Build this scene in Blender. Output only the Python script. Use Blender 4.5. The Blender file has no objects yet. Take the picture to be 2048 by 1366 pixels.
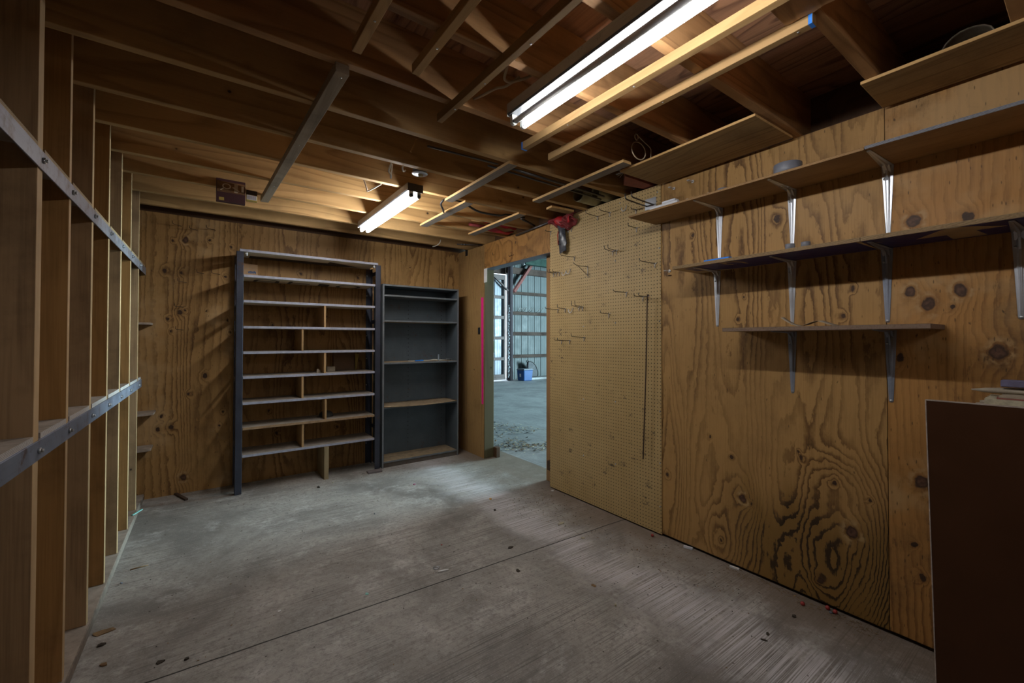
import bpy, bmesh, math, random
from mathutils import Vector, Matrix
random.seed(7)
SC = bpy.context.scene
COL = SC.collection
PI = math.pi

# ------------------------------------------------------------------ node helpers
class NG:
    def __init__(s, name):
        s.mat = bpy.data.materials.new(name); s.mat.use_nodes = True
        s.t = s.mat.node_tree; s.t.nodes.clear()
        s.out = s.t.nodes.new('ShaderNodeOutputMaterial')
        s.b = s.t.nodes.new('ShaderNodeBsdfPrincipled')
        s.t.links.new(s.b.outputs[0], s.out.inputs[0])
    def put(s, sock, v):
        if v is None: return
        if hasattr(v, 'links'): s.t.links.new(v, sock)
        elif isinstance(v, (tuple, list)):
            n = len(sock.default_value); v = tuple(v)
            sock.default_value = (v + (1,))[:n] if len(v) < n else v[:n]
        else: sock.default_value = v
    def n(s, typ, ins=None, **kw):
        nd = s.t.nodes.new('ShaderNode' + typ)
        for k, v in kw.items(): setattr(nd, k, v)
        for k, v in (ins or {}).items(): s.put(nd.inputs[k], v)
        return nd
    def m(s, op, a, b=None, c=None, clamp=False):
        nd = s.n('Math', {0: a, 1: b, 2: c}, operation=op, use_clamp=clamp); return nd.outputs[0]
    def vm(s, op, a, b=None):
        nd = s.n('VectorMath', {0: a, 1: b}, operation=op)
        return nd.outputs['Value'] if op in ('DISTANCE', 'LENGTH', 'DOT_PRODUCT') else nd.outputs[0]
    def mr(s, v, a, b, c=0., d=1., smooth=True):
        nd = s.n('MapRange', {0: v, 1: a, 2: b, 3: c, 4: d}, interpolation_type='SMOOTHSTEP' if smooth else 'LINEAR'); return nd.outputs[0]
    def mix(s, f, a, b, mode='MIX'):
        nd = s.t.nodes.new('ShaderNodeMix'); nd.data_type = 'RGBA'; nd.blend_type = mode
        s.put(nd.inputs[0], f); s.put(nd.inputs[6], a); s.put(nd.inputs[7], b); return nd.outputs[2]
    def noise(s, vec, scale, detail=2., rough=.5, dist=0.):
        nd = s.n('TexNoise', {'Vector': vec, 'Scale': scale, 'Detail': detail, 'Roughness': rough, 'Distortion': dist}); return nd.outputs[0]
    def ramp(s, v, stops):
        nd = s.n('ValToRGB', {0: v}); e = nd.color_ramp.elements
        while len(e) < len(stops): e.new(.5)
        for x, (p, c) in zip(e, stops): x.position = p; x.color = tuple(c) + (1,)
        return nd.outputs[0]
    def coords(s, seed=0., rand=False):
        tc = s.n('TexCoord'); v = tc.outputs['Object']
        if rand:
            oi = s.n('ObjectInfo'); k = s.m('MULTIPLY', oi.outputs['Random'], 37.)
            cx = s.n('CombineXYZ', {0: k, 1: s.m('MULTIPLY', k, 1.7), 2: s.m('MULTIPLY', k, .6)})
            v2 = s.vm('ADD', v, cx.outputs[0])
        else: v2 = s.vm('ADD', v, (seed * 3.1, seed * 1.7, seed * 2.3))
        return v, v2
    def sc(s, v, x, y, z): return s.vm('MULTIPLY', v, (x, y, z))
    def bump(s, h, st=.3, d=.002):
        nd = s.n('Bump', {'Height': h, 'Strength': st, 'Distance': d}); s.put(s.b.inputs['Normal'], nd.outputs[0])
    def done(s, col, rough=.6, metal=0., spec=.5):
        s.put(s.b.inputs['Base Color'], col); s.put(s.b.inputs['Roughness'], rough); s.put(s.b.inputs['Metallic'], metal)
        s.put(s.b.inputs['Specular IOR Level'], spec); return s.mat

def plain(name, col, rough=.6, metal=0., var=.12, scale=14., spec=.5):
    g = NG(name); v, v2 = g.coords(rand=True)
    nz = g.noise(v2, scale, 5, .65)
    k = g.mr(nz, .3, .7, 1 - var, 1 + var, False)
    c = g.mix(1., col, g.n('CombineColor', {0: k, 1: k, 2: k}).outputs[0], 'MULTIPLY')
    r = g.mr(nz, .3, .7, max(rough - .08, .02), min(rough + .08, 1), False)
    return g.done(c, r, metal, spec)

AX = {'x': (.12, 1, 1), 'y': (1, .12, 1), 'z': (1, 1, .12)}
def wood(name, light, dark, axis='x', scale=1., rings=9., ring_c=.55, streak=.35, dirt=(.05, .04, .03), dirt_amt=.25, knots=.5, rough=.7, seed=0., spec=.3):
    """solid lumber: growth rings stretched along one axis, pores, knots and handling dirt"""
    g = NG(name); v, v2 = g.coords(seed, rand=True)
    a = AX[axis]
    e = g.sc(v2, *[q * scale for q in a])
    n1 = g.noise(e, 5., 1.5, .45)
    ph = g.m('FRACT', g.m('MULTIPLY', n1, rings))
    rg = g.ramp(ph, [(0, (.0,) * 3), (.55, (.25,) * 3), (.86, (1,) * 3), (1, (0,) * 3)])
    st = g.noise(g.sc(v2, *[(3. if q < 1 else 130.) for q in a]), 1., 3, .6)
    f = g.m('ADD', g.m('MULTIPLY', rg, ring_c), g.m('MULTIPLY', g.m('SUBTRACT', st, .5), streak * 2), clamp=True)
    c = g.mix(f, light, dark)
    big = g.noise(v2, 2.2, 6, .65)
    c = g.mix(g.mr(big, .45, .75, 0, dirt_amt), c, dirt)
    if knots > 0:
        kv = g.sc(v2, *{'x': (4.5, 0., 5.2), 'y': (5.5, 4.5, 0.), 'z': (5.5, 0., 4.5)}[axis])
        vo = g.n('TexVoronoi', {'Vector': kv, 'Scale': 1.}, feature='F1')
        wob = g.m('ADD', vo.outputs['Distance'], g.m('MULTIPLY', g.noise(v2, 40., 2), .03))
        on = g.m('GREATER_THAN', g.n('SeparateColor', {0: vo.outputs['Color']}).outputs[0], 1 - knots)
        halo = g.m('MULTIPLY', g.mr(wob, .05, .17, 1, 0), on)
        core = g.m('MULTIPLY', g.mr(wob, .05, .075, 1, 0), on)
        c = g.mix(g.m('MULTIPLY', halo, .45), c, dark)
        c = g.mix(g.m('MULTIPLY', core, .9), c, (.018, .012, .009))
    g.bump(st, .25, .001)
    return g.done(c, g.mr(big, .3, .7, rough - .1, rough + .1, False), 0, spec)

def plywood_wall(name, plane, knots, light, dark, amp=9., freq=2.3, stretch=.2, ring_c=.8, seed=0., stain=None, dirt_amt=.25, lines=17., pale=None):
    """rotary-cut softwood plywood standing upright; knots = (horizontal, height, radius)"""
    g = NG(name); v, _ = g.coords()
    sp = g.n('SeparateXYZ', {0: v})
    h = sp.outputs[0 if plane == 'x' else 1]; z = sp.outputs[2]
    P = g.n('CombineXYZ', {0: h, 1: z, 2: 0.}).outputs[0]
    Ps = g.vm('ADD', P, (seed * 5.3, seed * 2.9, seed))
    wob = g.n('TexNoise', {'Vector': Ps, 'Scale': 22., 'Detail': 3.})
    Pw = g.vm('ADD', g.n('CombineXYZ', {0: h, 1: g.m('MULTIPLY', z, .8), 2: 0.}).outputs[0],
              g.vm('MULTIPLY', g.vm('SUBTRACT', wob.outputs['Color'], (.5, .5, .5)), (.03, .03, 0)))
    field = g.noise(g.vm('MULTIPLY', Ps, (1., stretch, 1.)), freq, 2.2, .42)
    field = g.m('ADD', g.m('MULTIPLY', field, amp), g.m('MULTIPLY', h, lines))
    field = g.m('ADD', field, g.m('MULTIPLY', g.noise(g.vm('MULTIPLY', Ps, (1., .35, 1.)), 34., 3, .65), .9))
    core = 0.; halo = 0.; ring = 0.; heart = 0.
    for kx, kz, r, *sw in knots:
        r *= .8 if r > .021 else .62
        d = g.vm('DISTANCE', Pw, (kx, kz * .8, 0))
        field = g.m('ADD', field, g.mr(d, r * .5, r * 3.6, 1.25, 0))
        core = g.m('MAXIMUM', core, g.mr(d, r * .72, r, 1, 0))
        halo = g.m('MAXIMUM', halo, g.mr(d, r * .8, r * 2.2, 1, 0))
        if sw: field = g.m('ADD', field, g.mr(d, r, sw[0], sw[1], 0))
        if r > .021: heart = g.m('MAXIMUM', heart, g.mr(d, r * .35, r * .78, 1, 0))
        if r > .021: ring = g.m('MAXIMUM', ring, g.m('MULTIPLY', g.mr(d, r, r * 1.25, 0, 1), g.mr(d, r * 1.3, r * 2.1, 1, 0)))
    rg = g.ramp(g.m('FRACT', field), [(0, (.0,) * 3), (.45, (.12,) * 3), (.72, (.75,) * 3), (.88, (1,) * 3), (.97, (.15,) * 3), (1, (0,) * 3)])
    vary = g.mr(g.noise(g.vm('MULTIPLY', Ps, (1, .3, 1)), 3.1, 2), .36, .64, .4, 1.)
    st = g.noise(g.vm('MULTIPLY', Ps, (170., 4., 1.)), 1., 3, .6)
    f = g.m('ADD', g.m('MULTIPLY', g.m('MULTIPLY', rg, ring_c), vary), g.m('MULTIPLY', g.m('SUBTRACT', st, .5), .8), clamp=True)
    c = g.mix(f, light, dark)
    if pale: # bleached, sanded areas
        c = g.mix(g.mr(g.noise(Ps, 2.4, 4, .6), .48, .68, 0, .75), c, pale)
    big = g.noise(Ps, 1.7, 7, .68)
    c = g.mix(g.mr(big, .47, .72, 0, dirt_amt), c, (.075, .04, .014))
    if stain: # old water stain that rose from the floor, with an uneven upper edge
        top, centre, width = stain
        edge = g.m('ADD', z, g.m('MULTIPLY', g.noise(g.vm('MULTIPLY', Ps, (4., .5, 1.)), 1.6, 4, .6), .75))
        s1 = g.mr(edge, top + .12, top + .42, 1, 0)
        s1 = g.m('MULTIPLY', s1, g.mr(g.m('ABSOLUTE', g.m('SUBTRACT', h, centre)), width * .4, width, 1, 0))
        c = g.mix(g.m('MULTIPLY', s1, .9), c, g.mix(g.mr(f, .25, .5), (.20, .11, .025), (.02, .01, .004)))
    c = g.mix(g.m('MULTIPLY', halo, .4), c, dark)
    c = g.mix(g.m('MULTIPLY', g.m('MULTIPLY', ring, g.mr(wob.outputs[0], .4, .6)), .7), c, pale or (.46, .31, .14))
    c = g.mix(core, c, g.mix(g.noise(Ps, 60., 3), (.085, .04, .02), (.014, .008, .005)))
    c = g.mix(g.m('MULTIPLY', heart, g.mr(g.noise(Ps, 50., 3), .35, .6, .2, 1)), c, (.115, .055, .034))
    gr = g.noise(g.vm('MULTIPLY', Ps, (38., 7., 1.)), 1., 5, .75)
    c = g.mix(g.m('MULTIPLY', g.mr(gr, .56, .72, 0, dirt_amt * 1.3), g.mr(big, .4, .6)), c, (.045, .024, .01))
    # nicks, dents and dark specks
    vo = g.n('TexVoronoi', {'Vector': g.vm('MULTIPLY', g.vm('ADD', Ps, g.vm('MULTIPLY', g.vm('SUBTRACT', wob.outputs['Color'], (.5, .5, .5)), (.03, .03, 0))), (30., 13., 1.)), 'Scale': 1.}, feature='F1')
    on = g.m('GREATER_THAN', g.n('SeparateColor', {0: vo.outputs['Color']}).outputs[0], .93 - dirt_amt * .22)
    spk = g.m('MULTIPLY', g.mr(g.m('ADD', vo.outputs['Distance'], g.m('MULTIPLY', st, .2)), .12, .22, 1, 0), on)
    c = g.mix(g.m('MULTIPLY', spk, .8), c, (.03, .018, .01))
    v3 = g.n('TexVoronoi', {'Vector': g.vm('MULTIPLY', Ps, (95., 24., 1.)), 'Scale': 1.}, feature='F1')
    on3 = g.m('GREATER_THAN', g.n('SeparateColor', {0: v3.outputs['Color']}).outputs[1], 1 - dirt_amt * .22)
    c = g.mix(g.m('MULTIPLY', g.m('MULTIPLY', g.mr(g.m('ADD', v3.outputs['Distance'], g.m('MULTIPLY', gr, .3)), .26, .42, 1, 0), on3), .65), c, (.03, .017, .009))
    g.bump(g.m('ADD', st, g.m('MULTIPLY', f, -.5)), .3, .001)
    return g.done(c, g.mr(big, .3, .7, .5, .68, False), 0, .35)

def ply_edge(name, light, dark, axis='z', pitch=.0042):
    g = NG(name); v, v2 = g.coords(rand=True)
    sp = g.n('SeparateXYZ', {0: v}); q = sp.outputs['xyz'.index(axis)]
    nz = g.noise(v2, 9., 4, .6)
    ph = g.m('FRACT', g.m('ADD', g.m('DIVIDE', q, pitch), g.m('MULTIPLY', nz, .35)))
    c = g.mix(g.mr(ph, .35, .65), light, dark)
    fn = g.noise(v2, 120., 3)
    c = g.mix(g.mr(fn, .45, .75, 0, .5), c, dark)
    return g.done(c, .75, 0, .25)

def concrete(name, base, dark, pale, joint=None, broom='x'):
    g = NG(name); v, v2 = g.coords(1.)
    big = g.noise(v2, 1.1, 7, .65, .6); mid = g.noise(v2, 5., 6, .7)
    fine = g.noise(v2, 55., 4, .7)
    br = g.noise(g.sc(v2, *((1.6, 190., 1.) if broom == 'x' else (190., 1.6, 1.))), 1., 3, .65)
    c = g.mix(g.mr(big, .38, .68), base, dark)
    c = g.mix(g.mr(mid, .5, .72, 0, .7), c, pale)
    c = g.mix(g.mr(g.noise(v2, 16., 5, .75), .52, .74, 0, .75), c, dark)
    c = g.mix(g.mr(fine, .45, .72, 0, .8), c, dark)
    c = g.mix(g.mr(g.noise(v2, 140., 2, .6), .58, .75, 0, .5), c, pale)
    c = g.mix(g.m('MULTIPLY', g.mr(br, .46, .68, 0, .8), g.mr(g.noise(v2, 1.7, 3), .38, .62, .25, 1)), c, (dark[0] * .6, dark[1] * .6, dark[2] * .6))
    if joint is not None:
        sp = g.n('SeparateXYZ', {0: v})
        # brown dust drifted along the foot of the right-hand wall
        dd = g.m('ADD', g.m('SUBTRACT', 2.54, sp.outputs[0]), g.m('MULTIPLY', g.noise(v2, 3.2, 4, .6), .55))
        c = g.mix(g.mr(dd, .28, .66, .7, 0), c, (.17, .12, .08))
        # pale band parallel with it
        pb = g.m('ABSOLUTE', g.m('SUBTRACT', g.m('ADD', dd, -.25), .62))
        c = g.mix(g.m('MULTIPLY', g.mr(pb, .02, .3, .95, 0), g.mr(br, .4, .58)), c, (.60, .58, .60))
        # sawn control joint
        yy = g.m('ADD', sp.outputs[1], g.m('MULTIPLY', sp.outputs[0], .036))
        jd = g.m('ABSOLUTE', g.m('SUBTRACT', g.m('ADD', yy, g.m('MULTIPLY', g.m('SUBTRACT', mid, .5), .012)), 2.263))
        c = g.mix(g.mr(jd, .003, .0055, 1, 0), c, (.02, .017, .015))
        vo = g.n('TexVoronoi', {'Vector': v2, 'Scale': 16.}, feature='F1')
        on = g.m('GREATER_THAN', g.n('SeparateColor', {0: vo.outputs['Color']}).outputs[0], .8)
        c = g.mix(g.m('MULTIPLY', g.mr(vo.outputs['Distance'], .05, .1, .9, 0), on), c, (.05, .04, .03))
    g.bump(g.m('ADD', g.m('MULTIPLY', br, .8), fine), .35, .003)
    return g.done(c, g.mr(big, .3, .7, .5, .75, False), 0, .4)

def pegboard_mat(name):
    g = NG(name); v, v2 = g.coords(2.)
    sp = g.n('SeparateXYZ', {0: v}); P = .0254
    fy = g.m('SUBTRACT', g.m('FRACT', g.m('DIVIDE', sp.outputs[1], P)), .5)
    fz = g.m('SUBTRACT', g.m('FRACT', g.m('DIVIDE', sp.outputs[2], P)), .5)
    d = g.m('SQRT', g.m('ADD', g.m('MULTIPLY', fy, fy), g.m('MULTIPLY', fz, fz)))
    hole = g.mr(d, .125, .16, 1, 0)
    big = g.noise(v2, 2.4, 6, .65); fine = g.noise(v2, 90., 4, .6)
    c = g.mix(g.mr(big, .4, .7, 0, .5), (.46, .325, .145), (.36, .24, .095))
    c = g.mix(g.mr(fine, .4, .8, 0, .25), c, (.22, .14, .06))
    # rubbed pencil and grease marks
    mk = g.noise(g.sc(v2, 1, 9., 16.), 1., 5, .75)
    c = g.mix(g.m('MULTIPLY', g.mr(mk, .58, .68, 0, .85), g.mr(g.noise(v2, 2.1, 3), .45, .58)), c, (.07, .05, .035))
    c = g.mix(hole, c, (.022, .014, .008))
    g.bump(g.m('MULTIPLY', hole, -1.), .6, .004)
    return g.done(c, .55, 0, .35)

def metal_sheet(name, col, rough, metal, rust=.0, scale=6., streak='z', spec=.5, dust=None):
    g = NG(name); v, v2 = g.coords(rand=True)
    nz = g.noise(v2, scale, 6, .7); k = g.mr(nz, .3, .7, .82, 1.18, False)
    c = g.mix(1., col, g.n('CombineColor', {0: k, 1: k, 2: k}).outputs[0], 'MULTIPLY')
    st = g.noise(g.sc(v2, *[(4. if ax == streak else 90.) for ax in 'xyz']), 1., 3, .6)
    c = g.mix(g.mr(st, .5, .8, 0, .25), c, tuple(q * .5 for q in col))
    if rust: c = g.mix(g.mr(g.noise(v2, 11., 6, .75), .62 - rust * .3, .72, 0, .85), c, (.10, .045, .02))
    if dust: c = g.mix(g.mr(g.noise(v2, 5., 5, .7), .35, .65, 0, .5), c, dust)
    return g.done(c, g.mr(nz, .3, .7, max(.05, rough - .12), rough + .12, False), metal, spec)

def emission(name, col, strength):
    g = NG(name); g.put(g.b.inputs['Emission Color'], col); g.b.inputs['Emission Strength'].default_value = strength
    return g.done((.8, .8, .8), .4)

# ------------------------------------------------------------------ mesh helpers
class MB:
    def __init__(s): s.bm = bmesh.new()
    def face(s, pts, mi=0):
        f = s.bm.faces.new([s.bm.verts.new(p) for p in pts]); f.material_index = mi; return f
    def hexa(s, P, mi=(0,) * 6):
        vs = [s.bm.verts.new(p) for p in P]
        for k, idx in enumerate(((0, 3, 2, 1), (4, 5, 6, 7), (0, 1, 5, 4), (2, 3, 7, 6), (1, 2, 6, 5), (3, 0, 4, 7))):
            f = s.bm.faces.new([vs[i] for i in idx]); f.material_index = mi[k]
        return s
    def box(s, x0, x1, y0, y1, z0, z1, face='', mi=0, rest=0):
        """face: axis letter whose two faces take mi, the others rest"""
        m = {'z': (mi, mi, rest, rest, rest, rest), 'y': (rest, rest, mi, mi, rest, rest), 'x': (rest, rest, rest, rest, mi, mi), '': (mi,) * 6}[face]
        return s.hexa([(x0, y0, z0), (x1, y0, z0), (x1, y1, z0), (x0, y1, z0), (x0, y0, z1), (x1, y0, z1), (x1, y1, z1), (x0, y1, z1)], m)
    def bar(s, p0, p1, w, t, up=(0, 0, 1), mi=0):
        """straight bar; w across, t along up"""
        p0, p1 = Vector(p0), Vector(p1); d = (p1 - p0).normalized()
        sd = d.cross(Vector(up)).normalized(); u = sd.cross(d).normalized()
        q = []
        for p in (p0, p1):
            q.append([p + sd * a * w / 2 + u * b * t / 2 for a, b in ((-1, -1), (1, -1), (1, 1), (-1, 1))])
        return s.hexa(q[0] + q[1], (mi,) * 6)
    def tube(s, pts, r, n=8, closed=False, caps=True, mi=0):
        pts = [Vector(p) for p in pts]; rings = []; N = len(pts); rr = r if isinstance(r, (list, tuple)) else [r] * N
        ref = None
        for i, p in enumerate(pts):
            a = pts[i - 1] if (i > 0 or closed) else p; b = pts[(i + 1) % N] if (i < N - 1 or closed) else p
            d = (b - a).normalized()
            if ref is None: ref = Vector((0, 0, 1)) if abs(d.z) < .9 else Vector((1, 0, 0))
            u = (ref - d * ref.dot(d))
            if u.length < 1e-4: u = d.orthogonal()
            u.normalize(); w = d.cross(u); ref = u
            rings.append([s.bm.verts.new(p + (u * math.cos(2 * PI * k / n) + w * math.sin(2 * PI * k / n)) * rr[i]) for k in range(n)])
        for i in range(N if closed else N - 1):
            A, B = rings[i], rings[(i + 1) % N]
            for k in range(n):
                f = s.bm.faces.new([A[k], A[(k + 1) % n], B[(k + 1) % n], B[k]]); f.material_index = mi; f.smooth = True
        if caps and not closed:
            s.bm.faces.new(rings[0][::-1]).material_index = mi; s.bm.faces.new(rings[-1]).material_index = mi
        return s
    def cyl(s, p0, p1, r, n=20, mi=0): return s.tube([p0, p1], r, n, mi=mi)
    def prism(s, poly, ext, mi=0):
        e = Vector(ext); a = [s.bm.verts.new(p) for p in poly]; b = [s.bm.verts.new(Vector(p) + e) for p in poly]
        n = len(a)
        s.bm.faces.new(a[::-1]).material_index = mi; s.bm.faces.new(b).material_index = mi
        for i in range(n): s.bm.faces.new([a[i], a[(i + 1) % n], b[(i + 1) % n], b[i]]).material_index = mi
        return s
    def lathe(s, prof, c, n=32, mi=0, close=False):
        c = Vector(c); rings = []
        for r, z in prof: rings.append([s.bm.verts.new(c + Vector((r * math.cos(2 * PI * k / n), r * math.sin(2 * PI * k / n), z))) for k in range(n)])
        m = len(rings)
        for i in range(m if close else m - 1):
            A, B = rings[i], rings[(i + 1) % m]
            for k in range(n):
                f = s.bm.faces.new([A[k], A[(k + 1) % n], B[(k + 1) % n], B[k]]); f.material_index = mi; f.smooth = True
        if not close:
            if prof[0][0] > 1e-5: s.bm.faces.new(rings[0][::-1]).material_index = mi
            if prof[-1][0] > 1e-5: s.bm.faces.new(rings[-1]).material_index = mi
        return s
    def surf(s, nu, nv, fn, mi=0, smooth=True):
        V = [[s.bm.verts.new(fn(i / nu, j / nv)) for j in range(nv + 1)] for i in range(nu + 1)]
        for i in range(nu):
            for j in range(nv):
                f = s.bm.faces.new([V[i][j], V[i + 1][j], V[i + 1][j + 1], V[i][j + 1]]); f.material_index = mi; f.smooth = smooth
        return s
    def build(s, name, mats, parent=None, bevel=0., solid=0., loc=None, sub=0):
        bmesh.ops.remove_doubles(s.bm, verts=s.bm.verts[:], dist=1e-6) if False else None
        bmesh.ops.recalc_face_normals(s.bm, faces=s.bm.faces[:])
        off = Vector(loc) if loc is not None else (world_loc(parent) if parent is not None else Vector((0, 0, 0)))
        bmesh.ops.translate(s.bm, verts=s.bm.verts[:], vec=-off)
        me = bpy.data.meshes.new(name); s.bm.to_mesh(me); s.bm.free()
        o = bpy.data.objects.new(name, me); COL.objects.link(o)
        for m in (mats if isinstance(mats, (list, tuple)) else [mats]): me.materials.append(m)
        if parent is not None: o.parent = parent
        elif loc is not None: o.location = off
        if bevel:
            b = o.modifiers.new('bevel', 'BEVEL'); b.width = bevel; b.segments = 1; b.limit_method = 'ANGLE'; b.harden_normals = False
        if sub: 
            q = o.modifiers.new('sub', 'SUBSURF'); q.levels = sub; q.render_levels = sub
        if solid:
            q = o.modifiers.new('solid', 'SOLIDIFY'); q.thickness = solid; q.offset = 0
        return o

def world_loc(o):
    v = Vector((0, 0, 0))
    while o is not None: v += o.location; o = o.parent
    return v
def tag(o, label, cat, group=None):
    o['label'] = label; o['category'] = cat
    if group: o['group'] = group
    return o
def root(name, label, cat, loc, group=None):
    o = bpy.data.objects.new(name, None); COL.objects.link(o); o.location = loc; o.empty_display_size = .05
    return tag(o, label, cat, group)
def structure(o): o['kind'] = 'structure'; return o
def stuff(o): o['kind'] = 'stuff'; return o
def copy_tree(o, loc=None, rot=None, label=None, parent=None):
    c = o.copy(); COL.objects.link(c); c.parent = parent
    if loc is not None: c.location = loc
    if rot is not None: c.rotation_euler = rot
    if label: c['label'] = label
    for ch in list(o.children): copy_tree(ch, parent=c)
    return c
ORD = ['first', 'second', 'third', 'fourth', 'fifth', 'sixth', 'seventh', 'eighth', 'ninth', 'tenth', 'eleventh', 'twelfth']

# ------------------------------------------------------------------ materials
M = {}
OCHRE_L, OCHRE_D = (.40, .22, .07), (.16, .072, .02)
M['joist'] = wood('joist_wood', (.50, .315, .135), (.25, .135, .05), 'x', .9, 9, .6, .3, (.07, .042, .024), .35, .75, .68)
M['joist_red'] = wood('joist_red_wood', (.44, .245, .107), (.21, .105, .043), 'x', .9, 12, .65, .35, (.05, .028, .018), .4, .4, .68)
M['sheath'] = wood('sheathing', (.44, .235, .135), (.11, .052, .034), 'y', .9, 11, .75, .5, (.03, .017, .012), .4, .1, .7)
M['batten_grey'] = wood('weathered_batten', (.36, .295, .22), (.18, .14, .10), 'y', 1.3, 7, .4, .5, (.05, .04, .03), .5, .25, .8)
M['batten'] = wood('batten_wood', (.50, .31, .135), (.29, .165, .062), 'y', 1.3, 8, .5, .4, (.1, .065, .035), .35, .3, .72)
M['batten_light'] = wood('batten_new_wood', (.31, .19, .08), (.19, .105, .04), 'y', 1.2, 8, .45, .35, (.15, .095, .045), .3, .2, .7)
M['strip_edge'] = wood('strip_edge_wood', (.58, .36, .15), (.36, .2, .07), 'y', 1.2, 6, .4, .4, (.2, .12, .05), .2, 0, .7)
M['strip_grey'] = wood('strip_grey_face', (.24, .205, .175), (.14, .115, .095), 'y', 1.6, 8, .4, .6, (.07, .055, .045), .5, 0, .85)
M['overhead'] = wood('overhead_board_face', (.36, .23, .10), (.17, .095, .035), 'y', 1., 9, .55, .7, (.06, .035, .018), .5, .2, .72)
M['rackface'] = wood('rack_panel_face', (.40, .265, .145), (.205, .13, .07), 'z', 1.2, 5, .4, .75, (.07, .04, .02), .6, .25, .62)
M['rackface_warm'] = wood('rack_panel_warm', (.40, .22, .078), (.205, .107, .034), 'z', 1.2, 5, .4, .7, (.07, .036, .014), .6, .25, .55)
M['rackedge'] = wood('rack_panel_edge', (.40, .265, .135), (.24, .145, .065), 'z', 1.2, 5, .35, .6, (.2, .12, .06), .4, 0, .75)
M['shelfdust'] = plain('dusty_board', (.30, .245, .20), .9, 0, .3, 18)
M['shelfdust_edge'] = ply_edge('dusty_board_edge', (.46, .42, .40), (.22, .19, .17))
M['rail'] = metal_sheet('weathered_angle_iron', (.20, .215, .27), .5, .6, .3, 7., 'y')
M['railrust'] = metal_sheet('rusty_angle_iron', (.20, .19, .215), .55, .5, .55, 7., 'y')
M['bolt'] = metal_sheet('zinc_bolt', (.45, .46, .48), .35, .9)
M['steel_dark'] = metal_sheet('painted_steel', (.042, .046, .066), .42, .35, .12, 8.)
M['shelf_edge'] = plain('painted_shelf_edge', (.31, .31, .375), .6, 0, .2, 30)
M['shelf_edge_brown'] = plain('bare_shelf_edge', (.27, .165, .085), .75, 0, .3, 30)
M['sign_back'] = plain('old_sign_face', (.60, .52, .37), .6, 0, .15, 9)
M['sign_black'] = plain('sign_lettering_black', (.018, .018, .022), .5)
M['shelf_top'] = plain('shelf_dusty_top', (.24, .20, .165), .9, 0, .3, 14)
M['divider'] = wood('divider_wood', (.38, .225, .10), (.23, .12, .05), 'z', 1.2, 6, .4, .5, (.12, .07, .035), .4, 0, .75)
M['post_wood'] = wood('prop_wood', (.30, .22, .12), (.18, .125, .065), 'z', 1.2, 6, .4, .5, (.1, .07, .04), .5, .2, .8)
M['cab_steel'] = metal_sheet('grey_blue_steel', (.085, .105, .122), .5, .15, .1, 5.)
M['cab_edge'] = metal_sheet('grey_steel_edge', (.17, .185, .20), .4, .3, .1, 8.)
M['cab_top'] = plain('cabinet_dusty_shelf', (.28, .205, .125), .85, 0, .35, 16)
M['galv'] = metal_sheet('galvanised_steel', (.55, .58, .64), .36, .8, 0, 3., 'z')
M['brkt_grey'] = metal_sheet('grey_bracket_paint', (.27, .30, .37), .4, .45, 0, 9.)
M['shelf1'] = wood('shelf_underside', (.33, .20, .09), (.2, .11, .045), 'y', 1., 7, .4, .4, (.1, .055, .025), .4, .1, .7)
M['shelf1_edge'] = ply_edge('shelf_ply_edge', (.42, .27, .125), (.17, .085, .035))
M['shelf_greyedge'] = ply_edge('shelf_grey_edge', (.27, .28, .31), (.10, .10, .115))
M['shelf2_edge'] = ply_edge('shelf_ply_edge_pale', (.36, .255, .135), (.13, .08, .04))
M['shelf3_edge'] = ply_edge('shelf_ply_edge_old', (.30, .22, .165), (.11, .07, .05))
M['navy'] = plain('navy_sign_paint', (.032, .026, .13), .38, 0, .25, 12)
M['tan'] = plain('cream_sign_paint', (.42, .30, .16), .5, 0, .15, 10)
M['blue'] = plain('blue_paint', (.02, .16, .55), .5)
M['bluetape'] = plain('blue_masking_tape', (.015, .2, .75), .55)
M['enamel'] = metal_sheet('fixture_enamel_dimmed', (.085, .092, .105), .42, .1, .03, 5., 'y')  # pan enamel darkened to hold back the glare of the lit tube
M['enamel_side'] = metal_sheet('fixture_enamel_side_pale', (.42, .40, .39), .5, .1, .05, 5., 'y')  # same enamel, kept paler on the sides the tubes leave in shade
M['tube_lit'] = emission('lit_tube', (1., .985, .96), 37.); M['tube_lit2'] = emission('lit_tube_small_light', (1., .985, .96), 42.)
M['tube_dead'] = plain('unlit_tube', (.6, .61, .63), .22, 0, .05)
M['socket'] = plain('lamp_socket_plastic', (.62, .64, .62), .45)
M['black_end'] = metal_sheet('fixture_end_cap', (.07, .06, .055), .45, .3)
M['cable_white'] = plain('white_cable', (.62, .60, .54), .55)
M['cable_tan'] = plain('dusty_cable', (.36, .28, .19), .7)
M['black'] = plain('black_plastic', (.012, .012, .014), .45)
M['hook'] = metal_sheet('dull_wire', (.14, .125, .11), .42, .85, .25, 20.)
M['hookbright'] = metal_sheet('bright_wire', (.62, .62, .64), .4, .45, 0, 20.)
M['rust'] = plain('rusted_steel', (.075, .045, .03), .75, .3, .35, 40)
M['red'] = plain('red_nylon', (.36, .006, .012), .55, 0, .3, 22)
M['reddark'] = plain('faded_red_cloth', (.17, .018, .02), .8, 0, .4, 22)
M['redboard'] = plain('faded_red_board', (.30, .10, .075), .8, 0, .25, 18)
M['darkbag'] = plain('dark_clear_plastic', (.05, .055, .07), .3, 0, .5, 30, .4)
M['pink'] = plain('fluorescent_pink', (.85, .02, .25), .5, 0, .12, 30)
M['paper'] = plain('white_paper', (.66, .66, .66), .8, 0, .1)
M['paper_old'] = plain('aged_paper', (.36, .30, .22), .85, 0, .2)
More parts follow.
